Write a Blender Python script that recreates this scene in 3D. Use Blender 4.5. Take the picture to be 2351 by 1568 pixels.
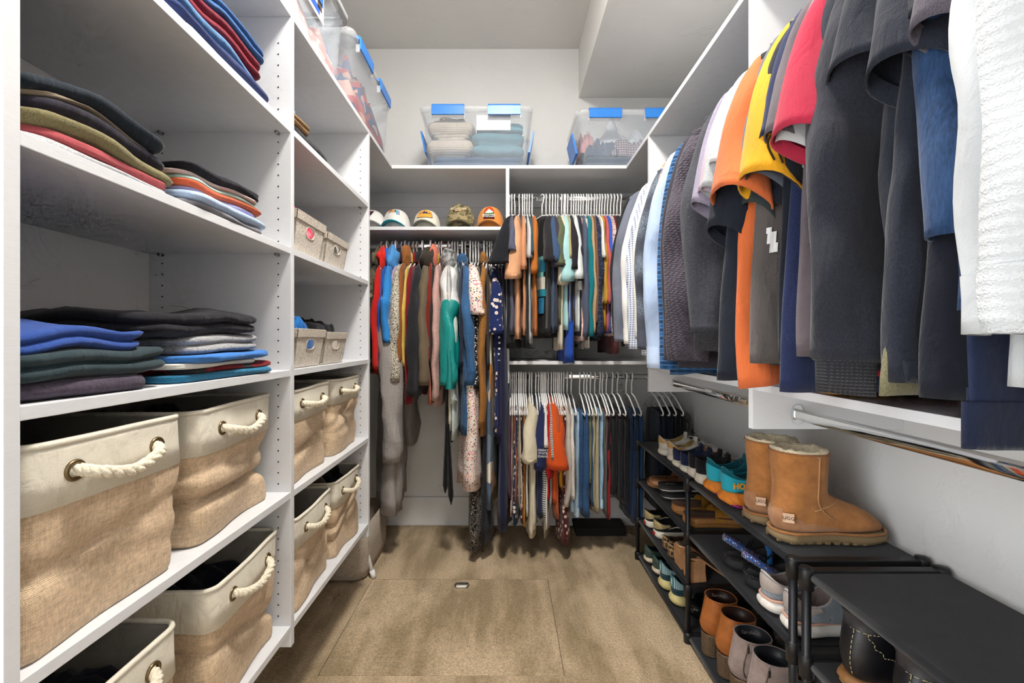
import bpy, bmesh, math, random
import numpy as np
from mathutils import Vector, Matrix, noise as mnoise

for o in list(bpy.data.objects):
    bpy.data.objects.remove(o)
scene = bpy.context.scene
COL = scene.collection
PI = math.pi
H = 1.18                     # height of the camera above the carpet

# ------------------------------------------------------------------ camera
F_PX = 991.0
cam = bpy.data.cameras.new('camera')
cam.sensor_fit = 'HORIZONTAL'
cam.sensor_width = 36.0
cam.lens = F_PX / 2351.0 * 36.0
cam.shift_x = 12.5 / 2351.0
cam.shift_y = -2.0 / 2351.0
cam.clip_start = 0.02
cam_o = bpy.data.objects.new('camera', cam)
cam_o.location = (0, 0, H)
cam_o.rotation_euler = (PI / 2, 0, 0)
COL.objects.link(cam_o)
scene.camera = cam_o

# ------------------------------------------------------------------ world, lamps, exposure
world = bpy.data.worlds.new('world')
scene.world = world
world.use_nodes = True
bg = world.node_tree.nodes['Background']
bg.inputs[0].default_value = (0.96, 0.98, 1.0, 1)
bg.inputs[1].default_value = 4.4

LIGHT_Y = (0.95, )
LAMP_GLOW = 150.0            # the glass dome of the ceiling light itself shines (built with the room)

vs = scene.view_settings
vs.view_transform = 'Standard'
vs.look = 'None'
vs.gamma = 1.0
vs.use_curve_mapping = False
vs.exposure = 0.55
scene.cycles.max_bounces = 8
scene.cycles.glossy_bounces = 3
scene.cycles.transmission_bounces = 4
scene.cycles.use_adaptive_sampling = True
scene.cycles.adaptive_threshold = 0.07
scene.cycles.adaptive_min_samples = 14
scene.cycles.use_light_tree = False
scene.cycles.caustics_reflective = False
scene.cycles.caustics_refractive = False
scene.cycles.diffuse_bounces = 3
scene.cycles.transparent_max_bounces = 10

# ------------------------------------------------------------------ colour + materials
def lin(c):
    return c / 12.92 if c <= 0.04045 else ((c + 0.055) / 1.055) ** 2.4

def hx(h):
    h = h.lstrip('#')
    return tuple(lin(int(h[i:i + 2], 16) / 255.0) for i in (0, 2, 4)) + (1.0,)

MATS = {}

class NT:
    def __init__(s, name):
        s.m = bpy.data.materials.new(name)
        s.m.use_nodes = True
        s.t = s.m.node_tree
        s.b = s.t.nodes['Principled BSDF']
        s.out = s.t.nodes['Material Output']
        s._co = None
    def n(s, typ, **kw):
        nd = s.t.nodes.new(typ)
        for k, v in kw.items():
            if k.startswith('i_'):
                key = k[2:]
                key = int(key) if key.isdigit() else key.replace('_', ' ')
                s.set(nd.inputs[key], v)
            else:
                setattr(nd, k, v)
        return nd
    def set(s, sock, v):
        if hasattr(v, 'is_linked') or isinstance(v, bpy.types.NodeSocket):
            s.t.links.new(v, sock)
        else:
            sock.default_value = v
    @property
    def co(s):
        if s._co is None:
            s._co = s.n('ShaderNodeTexCoord').outputs['Object']
        return s._co
    def map(s, scale=(1, 1, 1), rot=(0, 0, 0), vec=None):
        m = s.n('ShaderNodeMapping')
        s.set(m.inputs['Vector'], vec or s.co)
        m.inputs['Scale'].default_value = scale
        m.inputs['Rotation'].default_value = rot
        return m.outputs[0]
    def noise(s, scale, detail=2, rough=0.5, vec=None, dist=0.0):
        return s.n('ShaderNodeTexNoise', i_Vector=vec or s.co, i_Scale=scale, i_Detail=detail, i_Roughness=rough, i_Distortion=dist)
    def vor(s, scale, vec=None, feature='F1', rnd=1.0):
        v = s.n('ShaderNodeTexVoronoi', feature=feature)
        s.set(v.inputs['Vector'], vec or s.co)
        v.inputs['Scale'].default_value = scale
        v.inputs['Randomness'].default_value = rnd
        return v
    def wave(s, scale, direction='X', vec=None, dist=0, detail=0, dscale=1.0, prof='SIN'):
        w = s.n('ShaderNodeTexWave', bands_direction=direction, wave_profile=prof)
        s.set(w.inputs['Vector'], vec or s.co)
        w.inputs['Scale'].default_value = scale
        w.inputs['Distortion'].default_value = dist
        w.inputs['Detail'].default_value = detail
        w.inputs['Detail Scale'].default_value = dscale
        return w
    def ramp(s, fac, stops, interp='LINEAR'):
        r = s.n('ShaderNodeValToRGB')
        r.color_ramp.interpolation = interp
        e = r.color_ramp.elements
        while len(e) < len(stops):
            e.new(0.5)
        for k, (p, c) in enumerate(stops):
            e[k].position = p
            e[k].color = c if len(c) == 4 else tuple(c) + (1,)
        s.set(r.inputs[0], fac)
        return r.outputs[0]
    def mix(s, fac, a, b, mode='MIX'):
        m = s.n('ShaderNodeMix', data_type='RGBA', blend_type=mode)
        s.set(m.inputs[0], fac); s.set(m.inputs[6], a); s.set(m.inputs[7], b)
        return m.outputs[2]
    def math(s, op, a, b=0.0):
        m = s.n('ShaderNodeMath', operation=op)
        s.set(m.inputs[0], a); s.set(m.inputs[1], b)
        return m.outputs[0]
    def step(s, fac, lo, hi):
        return s.n('ShaderNodeMapRange', i_Value=fac, i_1=lo, i_2=hi).outputs[0]
    def sep(s, vec=None):
        x = s.n('ShaderNodeSeparateXYZ')
        s.set(x.inputs[0], vec or s.co)
        return x.outputs
    def bump(s, h, strength=0.3, dist=0.002):
        b = s.n('ShaderNodeBump')
        b.inputs['Strength'].default_value = strength
        b.inputs['Distance'].default_value = dist
        s.set(b.inputs['Height'], h)
        s.t.links.new(b.outputs[0], s.b.inputs['Normal'])
    def base(s, c, rough=0.8, spec=0.3, metal=0.0):
        s.set(s.b.inputs['Base Color'], c)
        s.b.inputs['Roughness'].default_value = rough
        s.b.inputs['Specular IOR Level'].default_value = spec
        s.b.inputs['Metallic'].default_value = metal
        return s.m

def scol(c, k):
    return tuple(min(1.0, c[i] * k) for i in range(3)) + (1.0,)

def fabric(col, kind='plain', c2=None, c3=None, sc=1.0):
    """procedural cloth; the pattern lies in the garment's own metres"""
    key = ('fab', col, kind, c2, c3, sc)
    if key in MATS:
        return MATS[key]
    t = NT('cloth_' + kind + '_' + col.strip('#'))
    c = hx(col)
    b = hx(c2) if c2 else None
    d = hx(c3) if c3 else None
    rough, spec = 0.92, 0.15
    bs, bd = 0.25, 0.0015
    large = t.noise(7, 3).outputs[0]
    fine = t.noise(420, 2).outputs[0]
    height = fine
    base = t.mix(t.step(large, 0.3, 0.7), scol(c, 0.88), scol(c, 1.08))
    if kind == 'heather':
        n = t.noise(650, 2, vec=t.map((1, 1, 0.5))).outputs[0]
        base = t.mix(t.step(n, 0.35, 0.65), scol(c, 0.78), scol(c, 1.22))
    elif kind == 'knit':
        w = t.wave(60 * sc, 'Z').outputs[0]
        v = t.wave(70 * sc, 'X').outputs[0]
        height = t.math('MULTIPLY', w, v)
        base = t.mix(t.step(height, 0, 1), scol(c, 0.75), scol(c, 1.1))
        bs, bd = 0.7, 0.003
    elif kind == 'chunk':
        v = t.vor(95 * sc, vec=t.map((1, 1, 1.7), (0.0, 0.5, 0.0)), rnd=0.25)
        height = t.math('SUBTRACT', 1.0, v.outputs['Distance'])
        base = t.mix(t.step(v.outputs['Distance'], 0.1, 0.75), scol(c, 1.25), scol(c, 0.45))
        bs, bd = 0.9, 0.004
    elif kind == 'wavy':
        w = t.wave(26 * sc, 'Z', dist=3.0, detail=1, dscale=14).outputs[0]
        height = w
        base = t.mix(w, scol(c, 0.93), scol(c, 1.04))
        bs, bd = 0.4, 0.003
    elif kind == 'sherpa':
        v = t.vor(140 * sc)
        height = t.math('SUBTRACT', 1.0, v.outputs['Distance'])
        base = t.mix(t.step(v.outputs['Distance'], 0.25, 0.9), scol(c, 1.1), b or scol(c, 0.35))
        bs, bd = 0.9, 0.004
    elif kind == 'fleece':
        n = t.noise(160, 4, 0.7).outputs[0]
        height = n
        base = t.mix(t.step(n, 0.3, 0.7), scol(c, 0.75), scol(c, 1.25))
        bs, bd = 0.8, 0.004
    elif kind == 'denim':
        n = t.noise(330, 3, 0.7, vec=t.map((1.0, 1.0, 0.25))).outputs[0]
        k = t.noise(9, 3).outputs[0]
        base = t.mix(t.step(k, 0.35, 0.7), scol(c, 0.75), scol(c, 1.35))
        base = t.mix(t.step(n, 0.35, 0.8), base, scol(c, 1.7))
        height = n
    elif kind == 'dots':
        v = t.vor(34 * sc, rnd=0.15)
        base = t.mix(t.step(v.outputs['Distance'], 0.20, 0.23), b, base)
    elif kind == 'specks':
        v = t.vor(75 * sc, rnd=0.9)
        base = t.mix(t.step(v.outputs['Distance'], 0.30, 0.36), b, base)
    elif kind == 'floral':
        v = t.vor(95 * sc, rnd=1.0)
        hue = t.n('ShaderNodeSeparateColor', i_0=v.outputs['Color']).outputs[0]
        pet = t.ramp(hue, [(0.0, b), (0.3, b), (0.32, d), (0.55, d), (0.57, hx('#e89a3c')), (0.72, hx('#3e6b58')), (0.88, hx('#161a2c'))], 'CONSTANT')
        base = t.mix(t.step(v.outputs['Distance'], 0.33, 0.42), pet, base)
    elif kind == 'bigfloral':
        v = t.vor(36 * sc, rnd=1.0)
        petal = t.step(v.outputs['Distance'], 0.30, 0.36)
        core = t.step(v.outputs['Distance'], 0.09, 0.12)
        base = t.mix(petal, t.mix(core, d, b), base)
    elif kind == 'paisley':
        n = t.noise(30 * sc, 2, 0.6, dist=2.0).outputs[0]
        m = t.math('ABSOLUTE', t.math('SUBTRACT', n, 0.5))
        base = t.mix(t.step(m, 0.022, 0.035), b, base)
    elif kind == 'stripes':
        w = t.wave(12 * sc, 'Z').outputs[0]
        base = t.mix(t.step(w, 0.62, 0.7), base, b)
    elif kind == 'vstripes':
        w = t.wave(20 * sc, 'X').outputs[0]
        base = t.mix(t.step(w, 0.7, 0.76), base, b)
    elif kind == 'ombre':
        n = t.wave(2.1 * sc, 'Z', dist=1.5, detail=2).outputs[0]
        base = t.mix(t.step(n, 0.1, 0.9), base, b)
        k = t.noise(300, 2).outputs[0]
        base = t.mix(t.step(k, 0.35, 0.75), scol(c, 0.65), base)
    elif kind == 'plaid':
        w = t.wave(9 * sc, 'Z').outputs[0]
        u = t.wave(9 * sc, 'X').outputs[0]
        th = t.wave(18 * sc, 'Z').outputs[0]
        base = t.mix(t.math('MULTIPLY', t.step(w, 0.5, 0.56), 0.75), base, b)
        base = t.mix(t.math('MULTIPLY', t.step(u, 0.5, 0.56), 0.6), base, b)
        base = t.mix(t.math('MULTIPLY', t.step(th, 0.93, 0.95), 0.9), base, d or hx('#f2f0ea'))
    elif kind == 'gingham':
        w = t.wave(32 * sc, 'Z').outputs[0]
        u = t.wave(32 * sc, 'X').outputs[0]
        base = t.mix(t.math('MULTIPLY', t.step(w, 0.5, 0.55), t.step(u, 0.5, 0.55)), base, b)
    elif kind == 'camo':
        n = t.noise(13 * sc, 1, vec=t.map((1, 1, 1.8))).outputs[0]
        m = t.noise(17 * sc, 1, vec=t.map((1, 1, 1.6), (0.4, 0.3, 0.9))).outputs[0]
        base = t.mix(t.step(n, 0.50, 0.51), base, b)
        base = t.mix(t.step(m, 0.56, 0.57), base, d)
    elif kind == 'leopard':
        v = t.vor(85 * sc, rnd=0.95)
        ring = t.math('MULTIPLY', t.step(v.outputs['Distance'], 0.22, 0.3), t.step(v.outputs['Distance'], 0.62, 0.5))
        base = t.mix(ring, base, b)
    elif kind == 'tiedye':
        n = t.noise(16 * sc, 3, 0.6, dist=1.2).outputs[0]
        base = t.mix(t.step(n, 0.4, 0.6), base, b)
    elif kind == 'art':
        # bold flat patches of print
        v = t.vor(11 * sc, vec=t.map((1, 1, 0.55)), rnd=1.0)
        hue = t.n('ShaderNodeSeparateColor', i_0=v.outputs['Color']).outputs[1]
        base = t.ramp(hue, [(0.0, hx('#e4e0d2')), (0.2, b), (0.42, d), (0.62, hx('#6b7f92')), (0.8, c)], 'CONSTANT')
    elif kind == 'slub':
        n = t.noise(90, 2, vec=t.map((0.5, 0.5, 5.0))).outputs[0]
        base = t.mix(t.step(n, 0.6, 0.68), base, b or scol(c, 2.5))
    elif kind == 'shiny':
        rough, spec = 0.42, 0.5
    elif kind == 'towel':
        n = t.noise(230, 3, 0.7).outputs[0]
        height = n
        base = t.mix(t.step(n, 0.3, 0.75), scol(c, 0.72), scol(c, 1.15))
        bs, bd = 0.6, 0.003
    elif kind == 'suede':
        n = t.noise(22, 4, 0.65).outputs[0]
        base = t.mix(t.step(n, 0.35, 0.7), scol(c, 0.78), scol(c, 1.18))
        height = t.noise(500, 3).outputs[0]
    elif kind == 'leather':
        rough, spec = 0.42, 0.45
        n = t.noise(24, 4, 0.6).outputs[0]
        base = t.mix(t.step(n, 0.35, 0.7), scol(c, 0.75), scol(c, 1.15))
        v = t.vor(260)
        height = v.outputs['Distance']
        bs, bd = 0.15, 0.0008
    elif kind == 'burlap':
        u = t.wave(150, 'X', dist=0.6, detail=1, dscale=3).outputs[0]
        y = t.wave(150, 'Y', dist=0.6, detail=1, dscale=3).outputs[0]
        w = t.wave(150, 'Z', dist=0.6, detail=1, dscale=3).outputs[0]
        g = t.math('ADD', t.math('MULTIPLY', u, y), w)
        n = t.noise(55, 4, 0.7, vec=t.map((1, 1, 4))).outputs[0]
        n2 = t.noise(60, 4, 0.7, vec=t.map((4, 4, 1))).outputs[0]
        mm = t.math('ADD', t.math('MULTIPLY', n, 0.5), t.math('MULTIPLY', n2, 0.5))
        base = t.mix(t.step(mm, 0.36, 0.62), scol(c, 0.66), scol(c, 1.16))
        height = g
        bs, bd = 0.35, 0.0015
    m = t.base(base, rough, spec)
    if kind in ('plain', 'heather', 'denim', 'shiny', 'fleece', 'towel', 'floral', 'dots', 'bigfloral', 'specks', 'paisley', 'gingham', 'plaid', 'ombre', 'camo', 'slub', 'tiedye', 'art', 'stripes', 'vstripes'):
        # soft drape wrinkles, stretched along the hang of the cloth
        wk = t.noise(26, 3, 0.55, vec=t.map((1, 1, 0.42), (0.12, 0.2, 0.0)), dist=0.9).outputs[0]
        w2 = t.noise(9, 2, 0.5, vec=t.map((1, 1, 0.5), (-0.2, 0.1, 0.3)), dist=0.6).outputs[0]
        wb = t.n('ShaderNodeBump')
        wb.inputs['Strength'].default_value = 0.55 if kind != 'shiny' else 0.8
        wb.inputs['Distance'].default_value = 0.016
        t.set(wb.inputs['Height'], t.math('ADD', t.math('MULTIPLY', wk, 0.5), w2))
        t.bump(height, bs, bd)
        bn = t.b.inputs['Normal'].links[0].from_node
        t.t.links.new(wb.outputs[0], bn.inputs['Normal'])
        t.b.inputs['Sheen Weight'].default_value = 0.12 if kind != 'shiny' else 0.0
        MATS[key] = m
        return m
    if kind not in ('shiny', 'leather'):
        t.b.inputs['Sheen Weight'].default_value = 0.12
        t.b.inputs['Sheen Roughness'].default_value = 0.6
    t.bump(height, bs, bd)
    MATS[key] = m
    return m

def solid(name, col, rough=0.5, spec=0.4, metal=0.0, var=0.06, nscale=12, bump=0.0, bscale=200, coat=0.0):
    key = ('solid', name)
    if key in MATS:
        return MATS[key]
    t = NT(name)
    c = hx(col) if isinstance(col, str) else col
    n = t.noise(nscale, 3).outputs[0]
    base = t.mix(t.step(n, 0.3, 0.7), scol(c, 1 - var), scol(c, 1 + var))
    m = t.base(base, rough, spec, metal)
    if bump:
        t.bump(t.noise(bscale, 3).outputs[0], bump, 0.002)
    if coat:
        t.b.inputs['Coat Weight'].default_value = coat
    MATS[key] = m
    return m

def see_through_plastic(name, col, alpha=0.3, rough=0.25):
    key = ('clear', name)
    if key in MATS:
        return MATS[key]
    t = NT(name)
    t.base(hx(col), rough, 0.5)
    n = t.noise(5, 2).outputs[0]
    t.set(t.b.inputs['Alpha'], t.step(n, -0.6, 1.6))
    mr = t.t.nodes[-1] if False else None
    a = t.n('ShaderNodeMapRange', i_Value=n, i_1=0.3, i_2=0.7, i_3=alpha * 0.85, i_4=alpha * 1.15).outputs[0]
    t.t.links.new(a, t.b.inputs['Alpha'])
    MATS[key] = t.m
    return t.m

def emission(name, col, strength):
    t = NT(name)
    t.base(hx(col), 0.5)
    t.b.inputs['Emission Color'].default_value = hx(col)
    t.b.inputs['Emission Strength'].default_value = strength
    return t.m

# ------------------------------------------------------------------ geometry helpers
class MB:
    """collects vertices and faces of ONE part"""
    def __init__(s):
        s.v = []; s.f = []; s.creases = None
    def add(s, vs, fs):
        k = len(s.v)
        s.v.extend([tuple(p) for p in vs])
        s.f.extend([tuple(i + k for i in f) for f in fs])
        return s
    def box(s, x0, x1, y0, y1, z0, z1):
        vs = [(x, y, z) for z in (z0, z1) for y in (y0, y1) for x in (x0, x1)]
        return s.add(vs, [(0, 2, 3, 1), (4, 5, 7, 6), (0, 1, 5, 4), (2, 6, 7, 3), (0, 4, 6, 2), (1, 3, 7, 5)])
    def rings(s, rings, closed=True, cap0=False, cap1=False, loop=False):
        n = len(rings[0]); m = len(rings)
        vs = [p for r in rings for p in r]
        fs = []
        lim = n if closed else n - 1
        for j in range(m if loop else m - 1):
            j2 = (j + 1) % m
            for i in range(lim):
                i2 = (i + 1) % n
                fs.append((j * n + i, j * n + i2, j2 * n + i2, j2 * n + i))
        if cap0: fs.append(tuple(range(n))[::-1])
        if cap1: fs.append(tuple((m - 1) * n + i for i in range(n)))
        return s.add(vs, fs)
    def tube(s, path, r, n=8, closed=False, cap=True):
        P = [Vector(p) for p in path]
        R = r if isinstance(r, (list, tuple)) else [r] * len(P)
        m = len(P)
        up = Vector((0, 0, 1))
        rings = []
        prev = None
        for k in range(m):
            a = P[k - 1] if (k > 0 or closed) else P[k]
            b = P[(k + 1) % m] if (k < m - 1 or closed) else P[k]
            d = (b - a)
            d = d.normalized() if d.length > 1e-9 else Vector((0, 0, 1))
            if prev is None:
                q = up if abs(d.dot(up)) < 0.9 else Vector((1, 0, 0))
                u = d.cross(q).normalized()
            else:
                u = (prev - d * prev.dot(d))
                u = u.normalized() if u.length > 1e-6 else d.cross(Vector((1, 0, 0))).normalized()
            prev = u
            w = d.cross(u)
            rings.append([tuple(P[k] + (u * math.cos(2 * PI * i / n) + w * math.sin(2 * PI * i / n)) * R[k]) for i in range(n)])
        return s.rings(rings, True, cap and not closed, cap and not closed, loop=closed)
    def lathe(s, prof, n=24, c=(0, 0, 0)):
        rings = [[(c[0] + r * math.cos(2 * PI * i / n), c[1] + r * math.sin(2 * PI * i / n), c[2] + z) for i in range(n)] for r, z in prof]
        return s.rings(rings, True, True, True)
    def prism(s, outline, z0, z1):
        n = len(outline)
        vs = [(x, y, z0) for x, y in outline] + [(x, y, z1) for x, y in outline]
        fs = [tuple(range(n))[::-1], tuple(range(n, 2 * n))] + [(i, (i + 1) % n, n + (i + 1) % n, n + i) for i in range(n)]
        return s.add(vs, fs)
    def xf(s, M):
        s.v = [tuple(M @ Vector(p)) for p in s.v]
        return s

def obj(name, mb, mat, parent=None, smooth=True, loc=None, rot=None, bevel=0.0):
    me = bpy.data.meshes.new(name)
    me.from_pydata(mb.v, [], mb.f)
    if bevel:
        bm = bmesh.new(); bm.from_mesh(me)
        bmesh.ops.bevel(bm, geom=bm.edges[:], offset=bevel, segments=2, affect='EDGES', profile=0.6)
        bm.to_mesh(me); bm.free()
    me.update()
    if smooth:
        me.polygons.foreach_set('use_smooth', [True] * len(me.polygons))
    if mat is not None:
        me.materials.append(mat)
    o = bpy.data.objects.new(name, me)
    COL.objects.link(o)
    if parent is not None: o.parent = parent
    if loc is not None: o.location = loc
    if rot is not None: o.rotation_euler = rot
    return o

def smooth_angle(o, ang=40):
    me = o.data
    bm = bmesh.new(); bm.from_mesh(me)
    lim = math.radians(ang)
    for e in bm.edges:
        e.smooth = not (len(e.link_faces) == 2 and e.calc_face_angle(0) > lim)
    for f in bm.faces: f.smooth = True
    bmesh.ops.recalc_face_normals(bm, faces=bm.faces[:])
    bm.to_mesh(me); bm.free()
    return o

def tag(o, label, cat, group=None, kind=None):
    if label: o['label'] = label
    if cat: o['category'] = cat
    if group: o['group'] = group
    if kind: o['kind'] = kind
    return o

def thing(name, label, cat, loc=(0, 0, 0), rotz=0.0, group=None, kind=None):
    o = bpy.data.objects.new(name, None)
    o.empty_display_size = 0.05
    COL.objects.link(o)
    o.location = loc
    o.rotation_euler = (0, 0, rotz)
    return tag(o, label, cat, group, kind)

def struct(name, mb, mat, parent=None, smooth=False, bevel=0.0):
    o = obj(name, mb, mat, parent, smooth, bevel=bevel)
    if parent is None: o['kind'] = 'structure'
    return o

def boxpart(name, x0, x1, y0, y1, z0, z1, mat, parent, bevel=0.0012):
    """box in world metres, parented to an unrotated Empty"""
    l = parent.location if parent is not None else (0, 0, 0)
    return obj(name, MB().box(x0 - l[0], x1 - l[0], y0 - l[1], y1 - l[1], z0 - l[2], z1 - l[2]), mat, parent, smooth=False, bevel=bevel)

def nz(x, y, z):
    return mnoise.noise(Vector((x, y, z)))

def cat_interp(pts, sub):
    """Catmull-Rom through a list of tuples"""
    P = [np.array(p, float) for p in pts]
    out = []
    for k in range(len(P) - 1):
        p0 = P[max(k - 1, 0)]; p1 = P[k]; p2 = P[k + 1]; p3 = P[min(k + 2, len(P) - 1)]
        for j in range(sub):
            t = j / sub
            out.append(0.5 * (2 * p1 + (p2 - p0) * t + (2 * p0 - 5 * p1 + 4 * p2 - p3) * t * t + (3 * p1 - p0 - 3 * p2 + p3) * t ** 3))
    out.append(P[-1])
    return out

def pq_rings(rows, sub=3, n=20, ex=0.85, wr=0.0, seed=0.0, wf=14.0):
    """rows: (Px, Pz, Qx, Qz, halfwidth, yoff). A ring spans P-Q in the x-z plane and +-halfwidth in y"""
    rs = []
    for r in cat_interp(rows, sub):
        px, pz, qx, qz, w, yo = r
        cx, cz = (px + qx) / 2, (pz + qz) / 2
        ax, az = (px - qx) / 2, (pz - qz) / 2
        ring = []
        for i in range(n):
            th = 2 * PI * i / n
            c, s_ = math.cos(th), math.sin(th)
            c = math.copysign(abs(c) ** ex, c); s_ = math.copysign(abs(s_) ** ex, s_)
            x = cx + ax * c; z = cz + az * c; y = yo + w * s_
            if wr:
                d = wr * nz(x * wf + seed, y * wf * 0.8 + seed * 1.7, z * wf * 0.55)
                y += d; x += d * 0.5
            ring.append((x, y, z))
        rs.append(ring)
    return rs

def text_mb(s, size, depth=0.0006, bold=False, align='CENTER', shear=0.0):
    cu = bpy.data.curves.new('lettering', 'FONT')
    cu.body = s; cu.size = size; cu.align_x = align; cu.align_y = 'CENTER'
    cu.extrude = depth; cu.shear = shear
    if bold: cu.offset = size * 0.02
    cu.resolution_u = 2
    to = bpy.data.objects.new('lettering', cu)
    COL.objects.link(to)
    me = to.to_mesh()
    mb = MB().add([tuple(v.co) for v in me.vertices], [tuple(p.vertices) for p in me.polygons])
    to.to_mesh_clear()
    bpy.data.objects.remove(to)
    bpy.data.curves.remove(cu)
    return mb

def frame(origin, xdir, ydir):
    x = Vector(xdir).normalized(); y = Vector(ydir).normalized(); z = x.cross(y)
    M = Matrix.Identity(4)
    for i in range(3):
        M[i][0] = x[i]; M[i][1] = y[i]; M[i][2] = z[i]; M[i][3] = origin[i]
    return M

# ================================================================== the room
XL, XR, YB, YF, ZC = -1.038, 1.058, 2.768, -0.62, 3.05
T = 0.019                      # board thickness
FRL, FRR, FRB = -0.626, 0.655, 2.36   # fronts of the left, right and back closet runs
TOP0 = H + 0.941               # underside of the top shelf

def plaster(name, col):
    t = NT(name)
    c = hx(col)
    n = t.noise(2.2, 3).outputs[0]
    base = t.mix(t.step(n, 0.3, 0.7), scol(c, 0.97), scol(c, 1.03))
    t.base(base, 0.75, 0.25)
    k = t.noise(9, 5, 0.62, dist=0.6).outputs[0]
    t.bump(t.step(k, 0.56, 0.64), 0.25, 0.004)
    return t.m

M_WALL = plaster('painted_plaster', '#dcdcdb')
M_CEIL = plaster('ceiling_paint', '#dedcd8')

def laminate():
    t = NT('white_laminate')
    n = t.noise(40, 2, vec=t.map((1, 1, 14))).outputs[0]
    c = hx('#dadbde')
    base = t.mix(t.step(n, 0.3, 0.7), scol(c, 0.97), scol(c, 1.02))
    t.base(base, 0.42, 0.4)
    t.bump(t.noise(120, 2, vec=t.map((1, 1, 9))).outputs[0], 0.03, 0.001)
    return t.m
M_LAM = laminate()

def carpet():
    t = NT('carpet')
    patch = t.noise(2.3, 5, 0.62, dist=0.5, vec=t.map((1.3, 0.75, 1))).outputs[0]
    streak = t.noise(3.2, 3, 0.6, vec=t.map((2.6, 0.35, 1), (0, 0, 0.12))).outputs[0]
    g = t.math('ADD', t.math('MULTIPLY', patch, 0.6), t.math('MULTIPLY', streak, 0.4))
    c1, c2 = hx('#b79f79'), hx('#f0d4ae')
    base = t.mix(t.step(g, 0.43, 0.57), c1, c2)
    fib = t.noise(330, 3, 0.8).outputs[0]
    fib2 = t.noise(120, 3, 0.7).outputs[0]
    ff = t.math('ADD', t.math('MULTIPLY', fib, 0.6), t.math('MULTIPLY', fib2, 0.4))
    base = t.mix(t.step(ff, 0.40, 0.58), t.mix(0.6, base, hx('#4a3a24')), base)
    t.base(base, 0.95, 0.05)
    t.b.inputs['Sheen Weight'].default_value = 0.2
    h = t.math('ADD', ff, t.math('MULTIPLY', t.noise(60, 3).outputs[0], 0.6))
    t.bump(h, 0.8, 0.008)
    return t.m
M_CARPET = carpet()
M_BASE = solid('baseboard_paint', '#e2e2e2', 0.5, 0.35, var=0.02)

# floor with the opening of the access hatch left out
HX0, HX1, HY0, HY1 = -0.665, 0.205, 1.52, 2.135
fl = MB()
xs = [XL, HX0, HX1, XR]; ys = [YF, HY0, HY1, YB]
for i in range(3):
    for j in range(3):
        if (i, j) == (1, 1): continue
        fl.box(xs[i], xs[i + 1], ys[j], ys[j + 1], -0.03, 0.0)
fl.box(HX0, HX1, HY0, HY1, -0.05, -0.03)
struct('floor', fl, M_CARPET)
wb = MB().box(XL - 0.1, XR + 0.1, YB, YB + 0.1, -0.05, ZC + 0.1)
struct('wall_back', wb, M_WALL)
DY0, DY1 = -0.55, 0.42          # unseen doorway beside the camera, added to let light in from the left
struct('wall_left', MB().box(XL - 0.1, XL, DY1, YB, -0.05, ZC + 0.1).box(XL - 0.1, XL, YF - 0.1, DY0, -0.05, ZC + 0.1).box(XL - 0.1, XL, DY0, DY1, 2.08, ZC + 0.1), M_WALL)
struct('trim_2', MB().box(XL, XL + 0.015, DY1, DY1 + 0.07, 0, 2.15).box(XL, XL + 0.015, DY0 - 0.065, DY0, 0, 2.15).box(XL, XL + 0.015, DY0, DY1, 2.08, 2.15), M_WALL)
struct('wall_right', MB().box(XR, XR + 0.1, YF - 0.1, YB, -0.05, ZC + 0.1), M_WALL)
wf = MB().box(XL, XR, YF - 0.1, YF, -0.05, ZC)
struct('wall_front', wf, M_WALL)
struct('ceiling', MB().box(XL, XR, YF - 0.1, YB, ZC, ZC + 0.1), M_CEIL)
sof = struct('ceiling_soffit', MB().box(0.463, XR, YF, YB, H + 1.556, ZC), M_CEIL)
sof.name = 'trim_1'
struct('baseboard_back', MB().box(XL, XR, YB - 0.016, YB, 0.0, 0.182), M_BASE, bevel=0.004)
struct('baseboard_right', MB().box(XR - 0.014, XR, YF, YB - 0.016, 0.0, 0.182), M_BASE, bevel=0.004)
struct('baseboard_left', MB().box(XL, XL + 0.014, DY1 + 0.07, YB - 0.016, 0.0, 0.182), M_BASE, bevel=0.004)

# carpeted hatch with its pull ring
hatch = thing('floor_hatch', 'rectangular carpeted access hatch let into the carpet', 'hatch', ((HX0 + HX1) / 2, (HY0 + HY1) / 2, -0.03))
hw, hd = (HX1 - HX0) / 2 - 0.001, (HY1 - HY0) / 2 - 0.001
lid = obj('lid', MB().box(-hw, hw, -hd, hd, 0, 0.031), M_CARPET, hatch, False, bevel=0.006)
M_ZINC = solid('zinc_steel', '#c9cbcd', 0.28, 0.5, 1.0)
hy = 2.075 - (HY0 + HY1) / 2; hxx = -0.215 - (HX0 + HX1) / 2
hb = MB().box(hxx - 0.03, hxx + 0.03, hy + 0.008, hy + 0.026, 0.0305, 0.0335)
obj('hinge_plate', hb, M_ZINC, hatch, False)
pts = [(hxx - 0.030, hy + 0.012, 0.035), (hxx - 0.034, hy - 0.004, 0.037), (hxx - 0.028, hy - 0.017, 0.037), (hxx + 0.028, hy - 0.017, 0.037), (hxx + 0.034, hy - 0.004, 0.037), (hxx + 0.030, hy + 0.012, 0.035)]
obj('pull_ring', MB().tube(pts, 0.0028, 8), M_ZINC, hatch)
obj('grip', MB().tube([(hxx - 0.024, hy - 0.017, 0.037), (hxx + 0.024, hy - 0.017, 0.037)], 0.0055, 10), solid('grip_plastic', '#e8e8e6', 0.4), hatch)

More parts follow.
